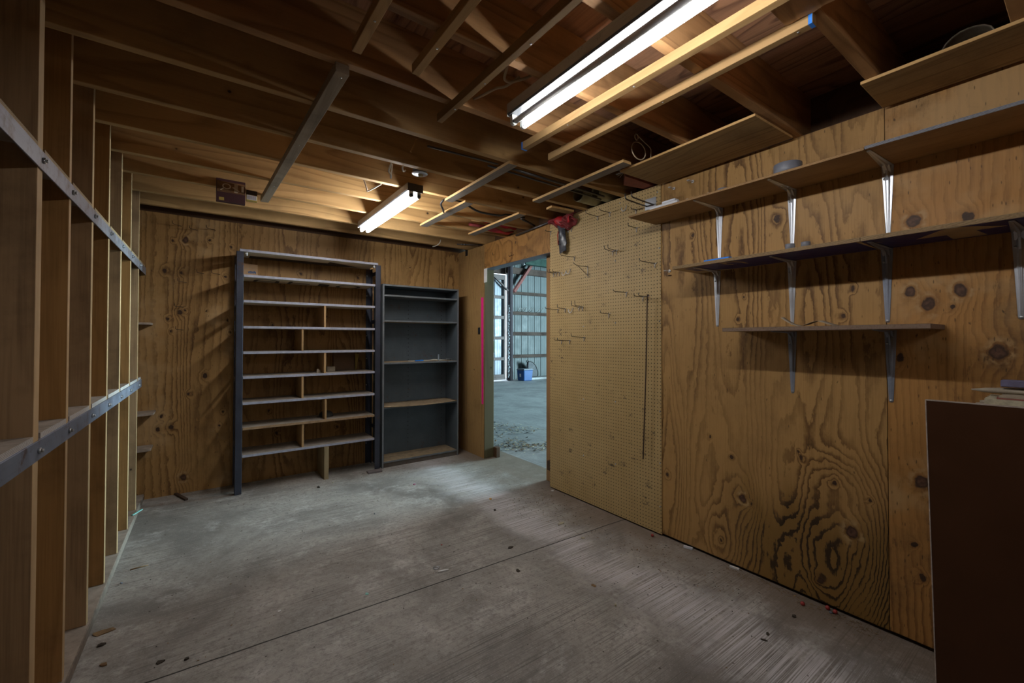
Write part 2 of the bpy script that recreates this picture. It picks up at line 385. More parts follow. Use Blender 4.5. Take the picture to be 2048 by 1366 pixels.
M['white'] = plain('white_plastic', (.62, .64, .70), .4, 0, .1)
M['greytape'] = plain('grey_tape', (.15, .16, .195), .45, 0, .1, 30)
M['card'] = plain('cardboard', (.46, .30, .17), .85, 0, .15)
M['card_grey'] = plain('grey_cardboard', (.36, .31, .24), .9, 0, .25, 20)
M['tarp'] = plain('olive_vinyl', (.30, .28, .17), .5, 0, .25, 12)
M['conduit'] = metal_sheet('dull_rod', (.09, .085, .085), .4, .7, .1, 20., 'x')
M['jamb'] = wood('treated_post', (.115, .088, .04), (.065, .048, .022), 'z', 1.1, 6, .35, .4, (.12, .1, .055), .5, .35, .75)
M['jambtrim'] = wood('jamb_board', (.33, .19, .085), (.2, .105, .042), 'z', 1.1, 6, .4, .4, (.1, .055, .03), .4, .1, .75)
M['brown_panel'] = plain('dark_brown_laminate', (.05, .019, .007), .6, 0, .12, 6, .15)
M['brown_edge'] = plain('worn_laminate_edge', (.36, .30, .26), .7, 0, .35, 30)
M['cabin'] = wood('bench_wood', (.26, .16, .07), (.15, .085, .035), 'y', 1., 6)
M['purple'] = plain('dusty_violet_box', (.13, .12, .20), .6, 0, .25, 25)
M['dark_wood'] = wood('dark_plate', (.10, .05, .025), (.05, .024, .012), 'x', 1., 6, .5, .3, (.03, .02, .012), .4, .2)
M['leaf'] = plain('dry_leaf', (.20, .12, .055), .85, 0, .4, 30)
M['leafpale'] = plain('pale_leaf', (.42, .38, .27), .85, 0, .35, 30)
M['straw'] = plain('straw', (.30, .22, .13), .85, 0, .35, 60)
M['berry'] = plain('red_berry', (.32, .035, .03), .4)
M['magenta'] = plain('magenta_petal', (.30, .07, .14), .7)
M['teal'] = plain('teal_scrap', (.22, .50, .46), .7)
M['bark'] = plain('dark_crumb', (.045, .035, .026), .9)
M['amber'] = plain('amber_leaf', (.55, .30, .08), .7)
M['corr'] = metal_sheet('corrugated_steel', (.088, .10, .102), .6, .15, .03, 3.)
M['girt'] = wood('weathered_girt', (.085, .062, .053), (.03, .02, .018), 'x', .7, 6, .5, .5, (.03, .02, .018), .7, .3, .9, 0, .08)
M['girt_pale'] = wood('pale_girt', (.16, .13, .127), (.08, .06, .058), 'x', .7, 6, .5, .5, (.1, .07, .07), .5, .2, .85)  # paler girt wood, for the barn door frame and the floor plank
M['pole'] = wood('barn_pole', (.07, .06, .068), (.032, .027, .032), 'z', .8, 6, .4, .6, (.03, .026, .03), .6, .2, .9, 0., .08)
M['redbrace'] = plain('red_brace_paint', (.19, .06, .052), .8, 0, .3, 12)
M['greenbeam'] = plain('green_beam', (.03, .052, .044), .9, 0, .3, 6, .05)
M['tote'] = plain('blue_tote_plastic', (.004, .06, .22), .4, 0, .06)
M['totelid'] = plain('grey_tote_lid', (.16, .18, .22), .45)
M['foil'] = metal_sheet('silver_flashing', (.65, .70, .76), .3, .8, 0, 30., 'z')
M['greenbox'] = plain('dull_green_box', (.045, .075, .045), .7)
M['coffee_dark'] = plain('printed_card_maroon', (.055, .018, .024), .55)
M['coffee_scene'] = plain('printed_card_brown', (.15, .075, .03), .55, 0, .5, 25)
M['cream'] = plain('printed_card_cream', (.50, .42, .33), .5)
M['yellow'] = plain('printed_card_yellow', (.45, .33, .08), .6)
M['floor'] = concrete('room_concrete', (.385, .36, .33), (.18, .163, .148), (.56, .535, .51), joint=1)
M['barnfloor'] = concrete('barn_concrete', (.36, .365, .37), (.21, .21, .215), (.46, .465, .47), broom='y')
PEG = pegboard_mat('pegboard')

# ------------------------------------------------------------------ the room: floor, walls, ceiling
W = 2.54; BK = 4.85; ZJ = 2.45; LX = -1.06; FY = -2.6
floor = MB().box(LX - .05, 2.875, FY - .05, BK + .05, -.15, 0).build('floor', M['floor']); structure(floor)
ceil = MB().box(LX - .05, 2.75, FY - .05, BK + .05, 2.69, 2.71).build('ceiling', M['sheath']); structure(ceil)

# right-hand wall: studs' backing with a doorway, faced with upright plywood sheets
kn_A = [ (1.262, 1.613, .010), (1.299, 1.484, .016), (.774, 1.479, .017), (1.074, 2.036, .024), (1.591, 2.041, .017), (1.481, .747, .014), (1.34, .651, .017), (.964, .734, .016),
        (.979, .762, .011), (1.275, .425, .027, .2, 2.5), (1.225, .41, .012), (.815, .643, .018, .16, 2.), (.743, .418, .036, .42, 6.), (.668, .599, .012), (1.408, .133, .015, .26, 3.5), (.882, .124, .022, .36, 5.), (1.79, .435, .02), (.73, 1.613, .015)]
kn_B = [(.504, 1.893, .034), (.33, 1.873, .026), (.518, 1.576, .027), (.458, 1.515, .034), (.358, 1.571, .032), (.382, 1.499, .017), (.252, 1.31, .036), (.555, 1.281, .022), (.487, .733, .035), (.513, .45, .016), (.487, .315, .02), (.12, .6, .03)]
plyA = plywood_wall('plywood_sheet_banded', 'y', kn_A, (.40, .228, .078), (.105, .048, .012), 20., 3., .13, .95, 1., lines=15., stain=(.62, .86, .62))
plyB = plywood_wall('plywood_sheet_knotty', 'y', kn_B, (.40, .20, .057), (.12, .048, .011), 9., 2.4, .17, .75, 2., dirt_amt=.75, pale=(.46, .29, .13), lines=34.)
plyD = plywood_wall('plywood_strip', 'y', [(4.45, 1.0, .012)], (.37, .22, .085), (.12, .058, .018), 9., 3.6, .14, .85, 3., dirt_amt=.4, lines=40.)
plyH = plywood_wall('plywood_header', 'y', [(3.6, 2.36, .012)], (.36, .18, .052), (.10, .04, .011), 13., 2.2, .8, .9, 4., dirt_amt=.55, lines=4.)
plyC = plywood_wall('plywood_plain', 'y', [], OCHRE_L, OCHRE_D, 9., 2.2, .2, .7, 5.)
b = MB(); b.box(W + .016, W + .12, FY, 3.04, .03, ZJ); b.box(W + .016, W + .12, 4.22, BK + .02, .0, ZJ); b.box(W + .016, W + .12, 3.04, 4.22, 2.185, ZJ); b.box(W + .12, W + .135, FY, BK, 2.185, 2.69); b.box(W + .03, W + .12, FY, 3.04, 0, .03)
wr = b.build('wall_right', M['dark_wood']); structure(wr)
for y0, y1, z0, z1, m in ((.603, 1.833, .02, ZJ, plyA), (-.618, .600, .022, ZJ, plyB), (FY, -.621, .02, ZJ, plyC), (1.836, 3.04, .01, ZJ, plyC), (4.222, BK, 0, ZJ, plyD), (3.04, 4.219, 2.17, ZJ, plyH)):
    MB().box(W, W + .013, y0, y1, z0, z1).build('plywood_sheet', m, wr)
# back wall
kn_L = [(-.26, 2.227, .017), (-.172, 2.245, .028), (0, 2.264, .017), (.164, 2.22, .016), (-.313, 1.955, .022), (-.199, 1.947, .021), (.117, 1.944, .018), (-.207, 1.597, .023), (-.169, 1.612, .014), (-.018, 1.618, .012),
        (-.288, 1.541, .018), (-.267, 1.429, .015), (.14, 1.539, .014), (.158, 1.425, .014), (-.022, 1.029, .024), (-.143, .875, .02), (-.323, .694, .02), (-.344, .583, .022), (-.256, .591, .024), (-.17, .141, .032), (.111, .688, .016), (.087, .57, .016)]
kn_M = [(.747, 2.028, .02), (1.308, 2.032, .018), (.876, 1.007, .014), (.479, .662, .018), (.546, .44, .02), (1.103, .426, .02), (.5, 1.5, .015), (1.0, 1.6, .012)]
plyL = plywood_wall('plywood_back_left', 'x', kn_L, (.39, .225, .08), (.11, .05, .013), 13., 2.8, .09, .9, 7., dirt_amt=.4, pale=(.48, .32, .16), lines=17.)
plyM = plywood_wall('plywood_back_middle', 'x', kn_M, (.36, .205, .072), (.105, .047, .012), 19., 2.8, .14, .95, 8., dirt_amt=.4, lines=13.)
plyR = plywood_wall('plywood_back_right', 'x', [(1.9, 2.2, .012)], (.39, .225, .08), (.12, .053, .014), 17., 2.6, .16, .9, 9., dirt_amt=.35, lines=12.)
b = MB(); b.box(LX, 2.68, BK + .013, BK + .1, 0, 2.69)
wb = b.build('wall_back', M['dark_wood']); structure(wb)
for x0, x1, m in ((LX, .207, plyL), (.210, 1.427, plyM), (1.430, W + .1, plyR)):
    MB().box(x0, x1, BK, BK + .012, .0, 2.455).build('plywood_sheet', m, wb)
plyS = plywood_wall('plywood_side', 'y', [], (.2, .12, .05), (.1, .055, .02), 8., 2.2, .2, .6, 11.)
wl = MB().box(LX - .02, LX, FY, BK, 0, 2.69).build('wall_left', plyS); structure(wl)
plyF = plywood_wall('plywood_behind', 'x', [], OCHRE_L, OCHRE_D, 8., 2.2, .2, .6, 12.)
wf = MB().box(LX, W + .1, FY - .02, FY, 0, 2.69).build('wall_front', plyF); structure(wf)
# doorway trim
t1 = MB().box(W + .002, W + .128, 4.215, 4.2395, 0, 2.17).build('trim_1', M['jamb'], bevel=.003); structure(t1)
t2 = MB().box(W + .10, W + .125, 3.041, 3.222, .0, 2.185).build('trim_2', M['jambtrim'], bevel=.002); structure(t2)
t3 = MB().box(W + .001, W + .128, 3.04, 4.214, 2.166, 2.1845).build('trim_3', metal_sheet('grey_header_track', (.13, .125, .145), .55, .4, .1), bevel=.002); structure(t3)

# ------------------------------------------------------------------ ceiling joists
FAR = [-.225, .18, .585, .99, 1.397, 1.803, 2.186, 2.605, 3.0, 3.405, 3.79, 4.22, 4.61]
NJ = len(FAR)
for i, yf in enumerate(FAR):
    k = NJ - 1 - i
    where = 'nearest the plywood back wall' if k == 0 else '%s from the plywood back wall' % ORD[k] if k < 12 else 'farthest from the plywood back wall, above the cabinet'
    red = yf < 2.1  # the joists nearer the camera get the redder wood
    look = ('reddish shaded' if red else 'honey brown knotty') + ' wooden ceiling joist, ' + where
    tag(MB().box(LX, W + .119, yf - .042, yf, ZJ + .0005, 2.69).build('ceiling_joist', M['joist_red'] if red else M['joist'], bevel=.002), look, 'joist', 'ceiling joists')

# ------------------------------------------------------------------ loose battens and boards under the joists
def board(name, x0, y0, x1, y1, w, zb, t, mats, label, cat='batten', skew=0, edge=False, tips=None):
    """long member from (x0,y0) to (x1,y1), underside at zb"""
    d = Vector((x1 - x0, y1 - y0, 0)).normalized(); n = Vector((d.y, -d.x, 0)) * w / 2
    a, c = Vector((x0, y0, 0)), Vector((x1, y1, 0))
    P = [a - n, a + n, c + n, c - n]
    m = (0, 0, 1, 1, 1, 1) if edge else (0,) * 6
    b = MB(); b.hexa([p + Vector((0, 0, zb)) for p in P] + [p + Vector((0, 0, zb + t)) for p in P], m)
    r = b.build(name, mats, bevel=.0015, loc=((x0 + x1) / 2, (y0 + y1) / 2, zb))
    tag(r, label, cat)
    if tips:
        for (px, py), mm in tips:
            q = Vector((px, py, 0)); e = d * .006
            bb = MB(); nn = n * 1.02
            bb.hexa([p + Vector((0, 0, zb - .0006)) for p in (q - nn - e, q + nn - e, q + nn + e, q - nn + e)] + [p + Vector((0, 0, zb + t + .0006)) for p in (q - nn - e, q + nn - e, q + nn + e, q - nn + e)])
            bb.build('painted_tip', mm, r)
    return r
board('batten', .416, 1.776, .335, 3.815, .052, 2.411, .039, M['batten_grey'], 'grey weathered batten under the joists, pointing at the coffee-picture carton')
board('batten', .452, .25, .427, 1.62, .033, 2.411, .039, M['batten'], 'brown batten leftmost of the three near ones, its end above the grey weathered batten')
board('batten', .66, .25, .652, 1.615, .031, 2.411, .039, M['batten'], 'brown batten in the middle of the three near the tube lights')
board('batten', .925, .25, .89, 1.902, .028, 2.411, .039, M['batten_light'], 'grooved pale batten just left of the large tube light, with open ply edges')
board('batten', 1.428, .1, 1.398, 1.905, .033, 2.411, .039, M['batten_light'], 'pale batten just right of the large tube light, blue paint on its far end', tips=[((1.3982, 1.899), M['blue'])])
board('batten', 1.612, .562, 1.604, 1.925, .031, 2.411, .039, M['batten_light'], 'pale batten second right of the large tube light, near end painted blue', tips=[((1.6118, .569), M['blue'])])
def batten_screws(o, pts, z):
    for x, y in pts:
        b = MB(); b.lathe([(0, -.0015), (.004, -.001), (.005, .0005), (0, .0005)], (x, y, z), 10); b.build('screw', M['bolt'], o)
BT = [o for o in COL.objects if o.name.startswith('batten')]
def near_batten(x): return min(BT, key=lambda o: abs(o.location.x - x))
batten_screws(near_batten(.89), [(.912, 1.2), (.903, 1.5), (.896, 1.75)], 2.411)
batten_screws(near_batten(.656), [(.655, 1.42)], 2.411); batten_screws(near_batten(.44), [(.432, 1.42)], 2.411)
batten_screws(near_batten(1.413), [(1.411, 1.15), (1.404, 1.55)], 2.411); batten_screws(near_batten(1.608), [(1.611, .61), (1.608, 1.15), (1.606, 1.6)], 2.411)
batten_screws(near_batten(.376), [(.418, 1.81), (.385, 2.58), (.352, 3.38)], 2.411)
SE = [M['strip_grey'], M['strip_edge']]
board('plywood_strip', 1.492, 2.137, 1.492, 3.02, .067, 2.431, .018, SE, 'grey-faced plywood strip between the two tube lights, longest of the left pair', 'strip', edge=True)
board('plywood_strip', 1.635, 2.945, 1.632, 3.83, .075, 2.431, .018, SE, 'grey-faced plywood strip just right of the small far tube light', 'strip', edge=True)
board('plywood_strip', 2.153, 2.95, 2.164, 3.855, .075, 2.431, .018, SE, 'grey-faced plywood strip below the red fabric roll', 'strip', edge=True)
board('plywood_strip', 2.036, 1.711, 2.05, 2.628, .072, 2.431, .018, SE, 'grey-faced plywood strip whose near end meets the overhead plywood board', 'strip', edge=True)
board('wood_block', 2.227, 2.685, 2.46, 2.67, .075, 2.431, .018, [M['overhead'], M['strip_edge']], 'short pale wood block above the red cloth, at the top of the pegboard', 'block', edge=True)
OE = [M['overhead'], M['strip_edge']]
r = board('plywood_board', 2.297, .98, 2.315, 1.835, .395, 2.436, .013, OE, 'overhead plywood board under the joists above the duct tape roll', 'board', edge=True)
r = board('plywood_board', 2.353, -.45, 2.353, .6, .305, 2.436, .013, OE, 'overhead plywood board under the joists, nearest above the upper right shelf', 'board', edge=True)
# torn hardboard scrap
b = MB(); pts = [(1.475, .64), (1.585, .64)]
for i in range(26):
    y = .62 - i * .032; pts.append((1.592 + random.uniform(-.006, .006), y))
pts.append((1.475, -.21))
b.prism([(x, y, 2.4405) for x, y in pts], (0, 0, .006))
tag(b.build('hardboard_scrap', M['joist_red'], loc=(1.53, .2, 2.44)), 'brown hardboard scrap with a torn edge beside the blue-tipped batten end', 'board')

# ------------------------------------------------------------------ fluorescent fixtures
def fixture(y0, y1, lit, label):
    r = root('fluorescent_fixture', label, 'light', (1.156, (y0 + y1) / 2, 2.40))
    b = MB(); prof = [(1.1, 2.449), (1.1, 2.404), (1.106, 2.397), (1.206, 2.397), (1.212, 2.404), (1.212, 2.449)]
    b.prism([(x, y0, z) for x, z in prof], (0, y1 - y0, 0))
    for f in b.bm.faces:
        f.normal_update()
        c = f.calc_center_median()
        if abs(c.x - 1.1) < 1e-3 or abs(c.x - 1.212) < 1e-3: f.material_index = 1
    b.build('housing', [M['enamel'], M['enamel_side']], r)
    for y in (y0, y1):
        b = MB(); s = -1 if y == y0 else 1
        b.box(1.1005, 1.2115, min(y, y + s * .003), max(y, y + s * .003), 2.392, 2.448); b.build('end_plate', M['black_end'] if s < 0 else M['enamel_side'], r)
    for x, on in zip((1.128, 1.184), lit):
        MB().cyl((x, y0 + .03, 2.367), (x, y1 - .03, 2.367), .0128, 24).build('tube', (M['tube_lit2'] if y0 > 2 else M['tube_lit']) if on else M['tube_dead'], r)
        for y in (y0 + .012, y1 - .012):
            b = MB(); b.box(x - .013, x + .013, y - .009, y + .009, 2.36, 2.399); b.cyl((x, y - .009, 2.365), (x, y + .009, 2.365), .0125, 16); b.build('lamp_socket', M['socket'], r)
    return r
fixture(.40, 1.628, (False, True), 'large near double tube light, only its right tube lit')
fixture(-2.06, -.83, (False, True), 'double tube light on the joists behind the camera')  # added fixture, out of view, to brighten faces turned toward the camera
fixture(2.855, 4.085, (True, True), 'small far double tube light with both tubes lit')

# ------------------------------------------------------------------ ceiling odds and ends
r = root('junction_box', 'round metal junction box on the ceiling beside the small far tube light', 'junction box', (1.107, 2.662, 2.44))
MB().lathe([(.045, 2.449), (.045, 2.49)], (1.107, 2.662, 0), 12).build('box_body', M['rail'], r)
b = MB(); b.lathe([(.0, 2.444), (.03, 2.443), (.05, 2.446), (.052, 2.45), (.03, 2.45)], (1.107, 2.662, 0), 28); b.build('cover_plate', M['galv'], r)
b = MB(); b.lathe([(.0, 2.431), (.014, 2.432), (.017, 2.443)], (1.112, 2.66, 0), 16); b.build('knockout', M['leafpale'], r)
def cable(name, pts, r, mat, label, cat='cable', n=7):
    # smooth the path with a Catmull-Rom spline
    P = [Vector(p) for p in pts]; Q = []
    for i in range(len(P) - 1):
        p0 = P[max(i - 1, 0)]; p1 = P[i]; p2 = P[i + 1]; p3 = P[min(i + 2, len(P) - 1)]
        for k in range(5):
            t = k / 5; Q.append(.5 * ((2 * p1) + (p2 - p0) * t + (2 * p0 - 5 * p1 + 4 * p2 - p3) * t * t + (3 * p1 - p0 - 3 * p2 + p3) * t ** 3))
    Q.append(P[-1])
    return tag(MB().tube(Q, r, n).build(name, mat, loc=P[0]), label, cat)
cable('electric_cable', [(.985, 2.604, 2.46), (.975, 2.62, 2.45), (.985, 2.64, 2.436), (1.0, 2.66, 2.44), (1.02, 2.69, 2.46)], .005, M['cable_white'], 'loop of white cable at a joist left of the round junction box')
cable('electric_cable', [(.905, 2.607, 2.475), (.902, 2.64, 2.44), (.903, 2.665, 2.42), (.925, 2.69, 2.41), (.935, 2.72, 2.40), (.938, 2.73, 2.42), (.95, 2.74, 2.5)], .0055, M['cable_white'], 'white cable hanging between joists, left of the round junction box')
cable('electric_cable', [(.965, 3.005, 2.45), (.945, 3.09, 2.445), (.922, 3.174, 2.44), (.92, 3.19, 2.46), (.93, 3.3, 2.56)], .005, M['cable_white'], 'white cable end beside the lit small tube light, nearest the grey batten')
cable('electric_cable', [(2.126, 4.5, 2.501), (2.115, 4.5, 2.465), (2.09, 4.5, 2.438), (2.06, 4.5, 2.42), (2.028, 4.5, 2.408)], .005, M['cable_white'], 'pale cable curling down before the back wall above the grey bookcase')
cable('electric_cable', [(1.0, 1.475, 2.52), (1.003, 1.492, 2.5), (1.02, 1.53, 2.488), (1.055, 1.535, 2.49), (1.1, 1.492, 2.5), (1.12, 1.47, 2.51)], .006, M['cable_tan'], 'tan cable loop going into the near end of the large tube light mount')
cable('electric_cable', [(1.0, 1.765, 2.50), (1.015, 1.70, 2.495), (1.039, 1.627, 2.50), (1.06, 1.58, 2.495), (1.085, 1.51, 2.51)], .006, M['cable_tan'], 'tan cable wandering along a joist beside the large tube light')
cable('electric_cable', [(1.49, 3.06, 2.47), (1.455, 3.045, 2.438), (1.47, 3.11, 2.43), (1.53, 3.2, 2.425), (1.58, 3.29, 2.43)], .008, M['black'], 'black cable drooping between the two grey plywood strips beside the small light')
cable('electric_cable', [(1.54, 3.04, 2.46), (1.64, 3.06, 2.468), (1.75, 3.09, 2.44), (1.86, 3.12, 2.435), (2.04, 3.13, 2.445), (2.12, 3.13, 2.466), (2.3, 3.12, 2.466)], .009, M['black'], 'black cable running along a joist behind the red fabric roll')
tag(MB().bar((.979, 2.4, 2.544), (.942, 2.4, 2.456), .008, .004, (0, 1, 0)).build('wood_splinter', M['strip_edge'], loc=(.96, 2.4, 2.5)), 'thin wood splinter hanging from a joist before the round junction box', 'splinter')
for k, (p0, p1, rr) in enumerate((((.984, 2.258, 2.452), (1.44, 2.232, 2.452), .006), ((1.40, 2.285, 2.452), (2.45, 2.32, 2.452), .0065), ((1.50, 2.236, 2.453), (2.42, 2.26, 2.453), .008))):
    tag(MB().cyl(p0, p1, rr, 10).build('thin_rod', M['conduit'], loc=p0), ('short thin dark rod laid along a joist left of the grey strip', 'thin bright-edged rod laid along the joist behind the grey strips', 'thicker dark rod laid against the joist behind the grey strips')[k], 'rod')
# coffee-picture carton and small labelled carton
r = root('carton', 'small carton printed with a coffee cup, fixed to a joist face by the grey batten', 'carton', (.12, 3.72, 2.34))
b = MB(); b.box(.0336, .2057, 3.7015, 3.7465, 2.340, 2.499); b.build('box_body', M['coffee_dark'], r, bevel=.001)
b = MB(); b.box(.0384, .2018, 3.7000, 3.7012, 2.405, 2.481); b.build('picture_panel', M['coffee_scene'], r)
b = MB()
for k in range(20):
    a0, a1 = 2 * PI * k / 20, 2 * PI * (k + 1) / 20
    b.face([(.094 + rr * math.cos(a), 3.6994, 2.449 + rr * .78 * math.sin(a)) for a, rr in ((a0, .026), (a1, .026), (a1, .018), (a0, .018))])
b.prism([(.072, 3.6992, 2.434), (.085, 3.6992, 2.436), (.061, 3.6992, 2.415), (.055, 3.6992, 2.418)], (0, .0004, 0)); b.prism([(.125, 3.6992, 2.445), (.135, 3.6992, 2.450), (.171, 3.6992, 2.427), (.167, 3.6992, 2.423)], (0, .0004, 0))
b.build('cup_print', M['cream'], r)
MB().box(.139, .161, 3.6993, 3.6998, 2.412, 2.472).build('window_print', M['paper_old'], r)
MB().box(.182, .196, 3.6993, 3.6998, 2.424, 2.466).build('jar_print', M['paper'], r)
MB().box(.050, .080, 3.7008, 3.7013, 2.346, 2.367).build('corner_print', M['yellow'], r)
r = root('carton', 'little carton with a white lined label, right of the coffee cup carton', 'carton', (.245, 3.73, 2.375))
MB().box(.212, .280, 3.712, 3.7465, 2.376, 2.452).build('box_body', M['yellow'], r, bevel=.001)
MB().box(.2125, .2795, 3.710, 3.7117, 2.420, 2.4515).build('dark_flap', M['bark'], r)
b = MB(); b.box(.215, .277, 3.7105, 3.7117, 2.383, 2.417); b.build('paper_label', M['paper'], r)
b = MB()
for k in range(9): b.box(.219 + k * .0062, .2212 + k * .0062, 3.7098, 3.7102, 2.387, 2.413)
stuff(b.build('label_lines', M['purple'], r))
# red fabric roll, sticks, red board, half pipes, wire, hanger
r = root('fabric_roll', 'bright red fabric roll with folded flap lying above the door header', 'fabric roll', (2.33, 3.5, 2.455))
b = MB()
def rollf(u, v):
    x = 2.09 + .43 * u; rr = .052 * (1 - .35 * u) * (1 + .12 * math.sin(9 * u + 3 * v)); a = 2 * PI * v
    return (x + .01 * math.sin(a * 2), 3.46 + .13 * u + rr * 1.2 * math.cos(a), 2.515 + rr * math.sin(a) * (.9 + .1 * math.sin(20 * u)))
b.surf(16, 16, rollf); b.build('rolled_cloth', M['red'], r)
b = MB(); b.surf(10, 6, lambda u, v: (2.20 + .30 * u, 3.55 + .10 * v + .02 * u, 2.462 - .022 * math.sin(PI * u) + .012 * math.sin(6 * u + 5 * v))); b.build('cloth_flap', M['red'], r, solid=.003)
b = MB(); b.surf(6, 6, lambda u, v: (2.085 + .05 * u, 3.40 + .09 * v, 2.475 + .05 * v * (1 - u) + .01 * math.sin(7 * v))); b.build('cloth_end', M['red'], r, solid=.003)
for k, (p0, p1, rr, mm) in enumerate((((1.966, 3.506, 2.48), (2.14, 3.5, 2.485), .010, 'strip_edge'), ((2.034, 3.425, 2.486), (2.2, 3.42, 2.49), .011, 'strip_edge'), ((2.02, 3.64, 2.478), (2.30, 3.66, 2.482), .016, 'reddark'))):
    tag(MB().cyl(p0, p1, rr, 10).build('stick', M[mm], loc=p0), ('pale stick with a cut end, lower of two beside the red roll', 'pale stick with a cut end, upper of two poking into the red roll', 'stick wrapped in dull red and grey wrinkled plastic below the red roll')[k], 'stick')
tag(MB().cyl((2.305, 3.177, 2.472), (2.548, 3.29, 2.47), .010, 10).build('thin_rod', M['conduit'], loc=(2.3, 3.2, 2.47)), 'grey rod lying over the door header right of the red roll', 'rod')
tag(MB().cyl((2.523, 3.568, 2.425), (2.523, 3.0, 2.446), .010, 10).build('thin_rod', M['conduit'], loc=(2.52, 3.3, 2.43)), 'grey rod along the top edge of the door header', 'rod')
def half_pipe(c, r, y, L, label):
    b = MB(); b.surf(10, 14, lambda u, v: (c[0] + L * u, y + r * math.cos(PI + 1.5 * PI * v - .3) * (1 + .1 * u), c[1] + r * math.sin(PI + 1.5 * PI * v - .3)))
    return tag(b.build('vinyl_roll', M['tarp'], solid=.004, loc=(c[0], y, c[1])), label, 'vinyl roll')
half_pipe((2.34, 2.515), .06, 2.46, .24, 'curled olive vinyl roll hanging from the ceiling above the pegboard')
half_pipe((2.40, 2.50), .045, 2.33, .2, 'smaller olive vinyl roll tucked right of the larger one above the pegboard')
b = MB(); b.hexa([(2.238, 1.9, 2.458), (2.365, 2.02, 2.458), (2.60, 1.97, 2.458), (2.60, 1.90, 2.458), (2.238, 1.9, 2.505), (2.365, 2.02, 2.505), (2.60, 1.97, 2.505), (2.60, 1.90, 2.505)])
tag(b.build('red_board', M['redboard'], loc=(2.4, 1.95, 2.46)), 'faded red tapered board poking from under the overhead plywood', 'board')
b = MB()
for k in range(9):
    a = random.uniform(0, 2 * PI); b.tube([(2.245, 1.91, 2.487), (2.225 + .015 * math.cos(a), 1.925 + .012 * math.sin(a * 3), 2.485 + .02 * math.sin(a)), (2.205 + .02 * math.cos(a), 1.94 + .02 * math.sin(a), 2.478 + .03 * math.sin(a))], .0014, 4)
tag(b.build('frayed_string', M['paper'], loc=(2.22, 1.93, 2.48)), 'white frayed string knot at the tip of the red board', 'string')
cable('wire_hanger', [(2.115, 1.6, 2.449), (2.118, 1.6, 2.47), (2.115, 1.6, 2.505), (2.06, 1.6, 2.525), (2.005, 1.6, 2.545), (1.985, 1.6, 2.555), (1.972, 1.6, 2.535), (1.985, 1.6, 2.518), (2.0, 1.6, 2.53), (1.998, 1.6, 2.55)], .0035, M['cable_tan'], 'bent wire hook rising above the overhead plywood board', 'wire')
b = MB(); b.tube([(2.008 + .062 * math.cos(2 * PI * k / 28), 1.602, 2.462 + .05 * math.sin(2 * PI * k / 28)) for k in range(28)], .0035, 7, closed=True)
tag(b.build('wire_ring', M['cable_tan'], loc=(2.0, 1.6, 2.46)), 'wire ring standing on edge behind the overhead plywood board', 'wire')
tag(MB().bar((2.12, 1.46, 2.51), (2.36, 1.475, 2.48), .02, .018).build('wood_stick', M['strip_edge'], loc=(2.2, 1.46, 2.5)), 'short wood stick lying on top of the overhead plywood board', 'stick')
b = MB(); b.surf(12, 12, lambda u, v: (2.335 + .12 * u, .30 + (.075 + .004 * math.sin(11 * v)) * math.cos(PI * 1.15 * v - .25), 2.478 + (.085 + .004 * math.sin(9 * v)) * math.sin(PI * 1.15 * v - .25)))
tag(b.build('cardboard_tube', M['card_grey'], solid=.004, loc=(2.4, .3, 2.45)), 'torn grey cardboard tube lying on the nearest overhead plywood board', 'tube')
tag(MB().bar((2.60, 1.02, 2.462), (2.60, .55, 2.462), .03, .02).build('wood_stick', M['dark_wood'], loc=(2.6, .8, 2.46)), 'dark wood strip lying on the wall top between two overhead boards', 'stick')
# corner bracket and rod
r = root('angle_bracket', 'small black bracket hooked over the wall top in the back corner', 'bracket', (2.53, 4.64, 2.40))
b = MB(); b.box(2.534, 2.5385, 4.615, 4.665, 2.385, 2.462); b.build('plate', M['black'], r); b = MB(); b.box(2.534, 2.66, 4.60, 4.68, 2.4625, 2.468); b.build('flange', M['black'], r)
b = MB(); b.cyl((2.268, 4.376, 2.446), (2.53, 4.25, 2.446), .006, 8); [b.cyl(p, (p[0] + .012, p[1] - .006, p[2]), .011, 8) for p in ((2.316, 4.353, 2.446), (2.346, 4.339, 2.446))]
tag(b.build('threaded_rod', M['conduit'], loc=(2.4, 4.3, 2.446)), 'grey threaded rod with two nuts under the joist in the back corner', 'rod')

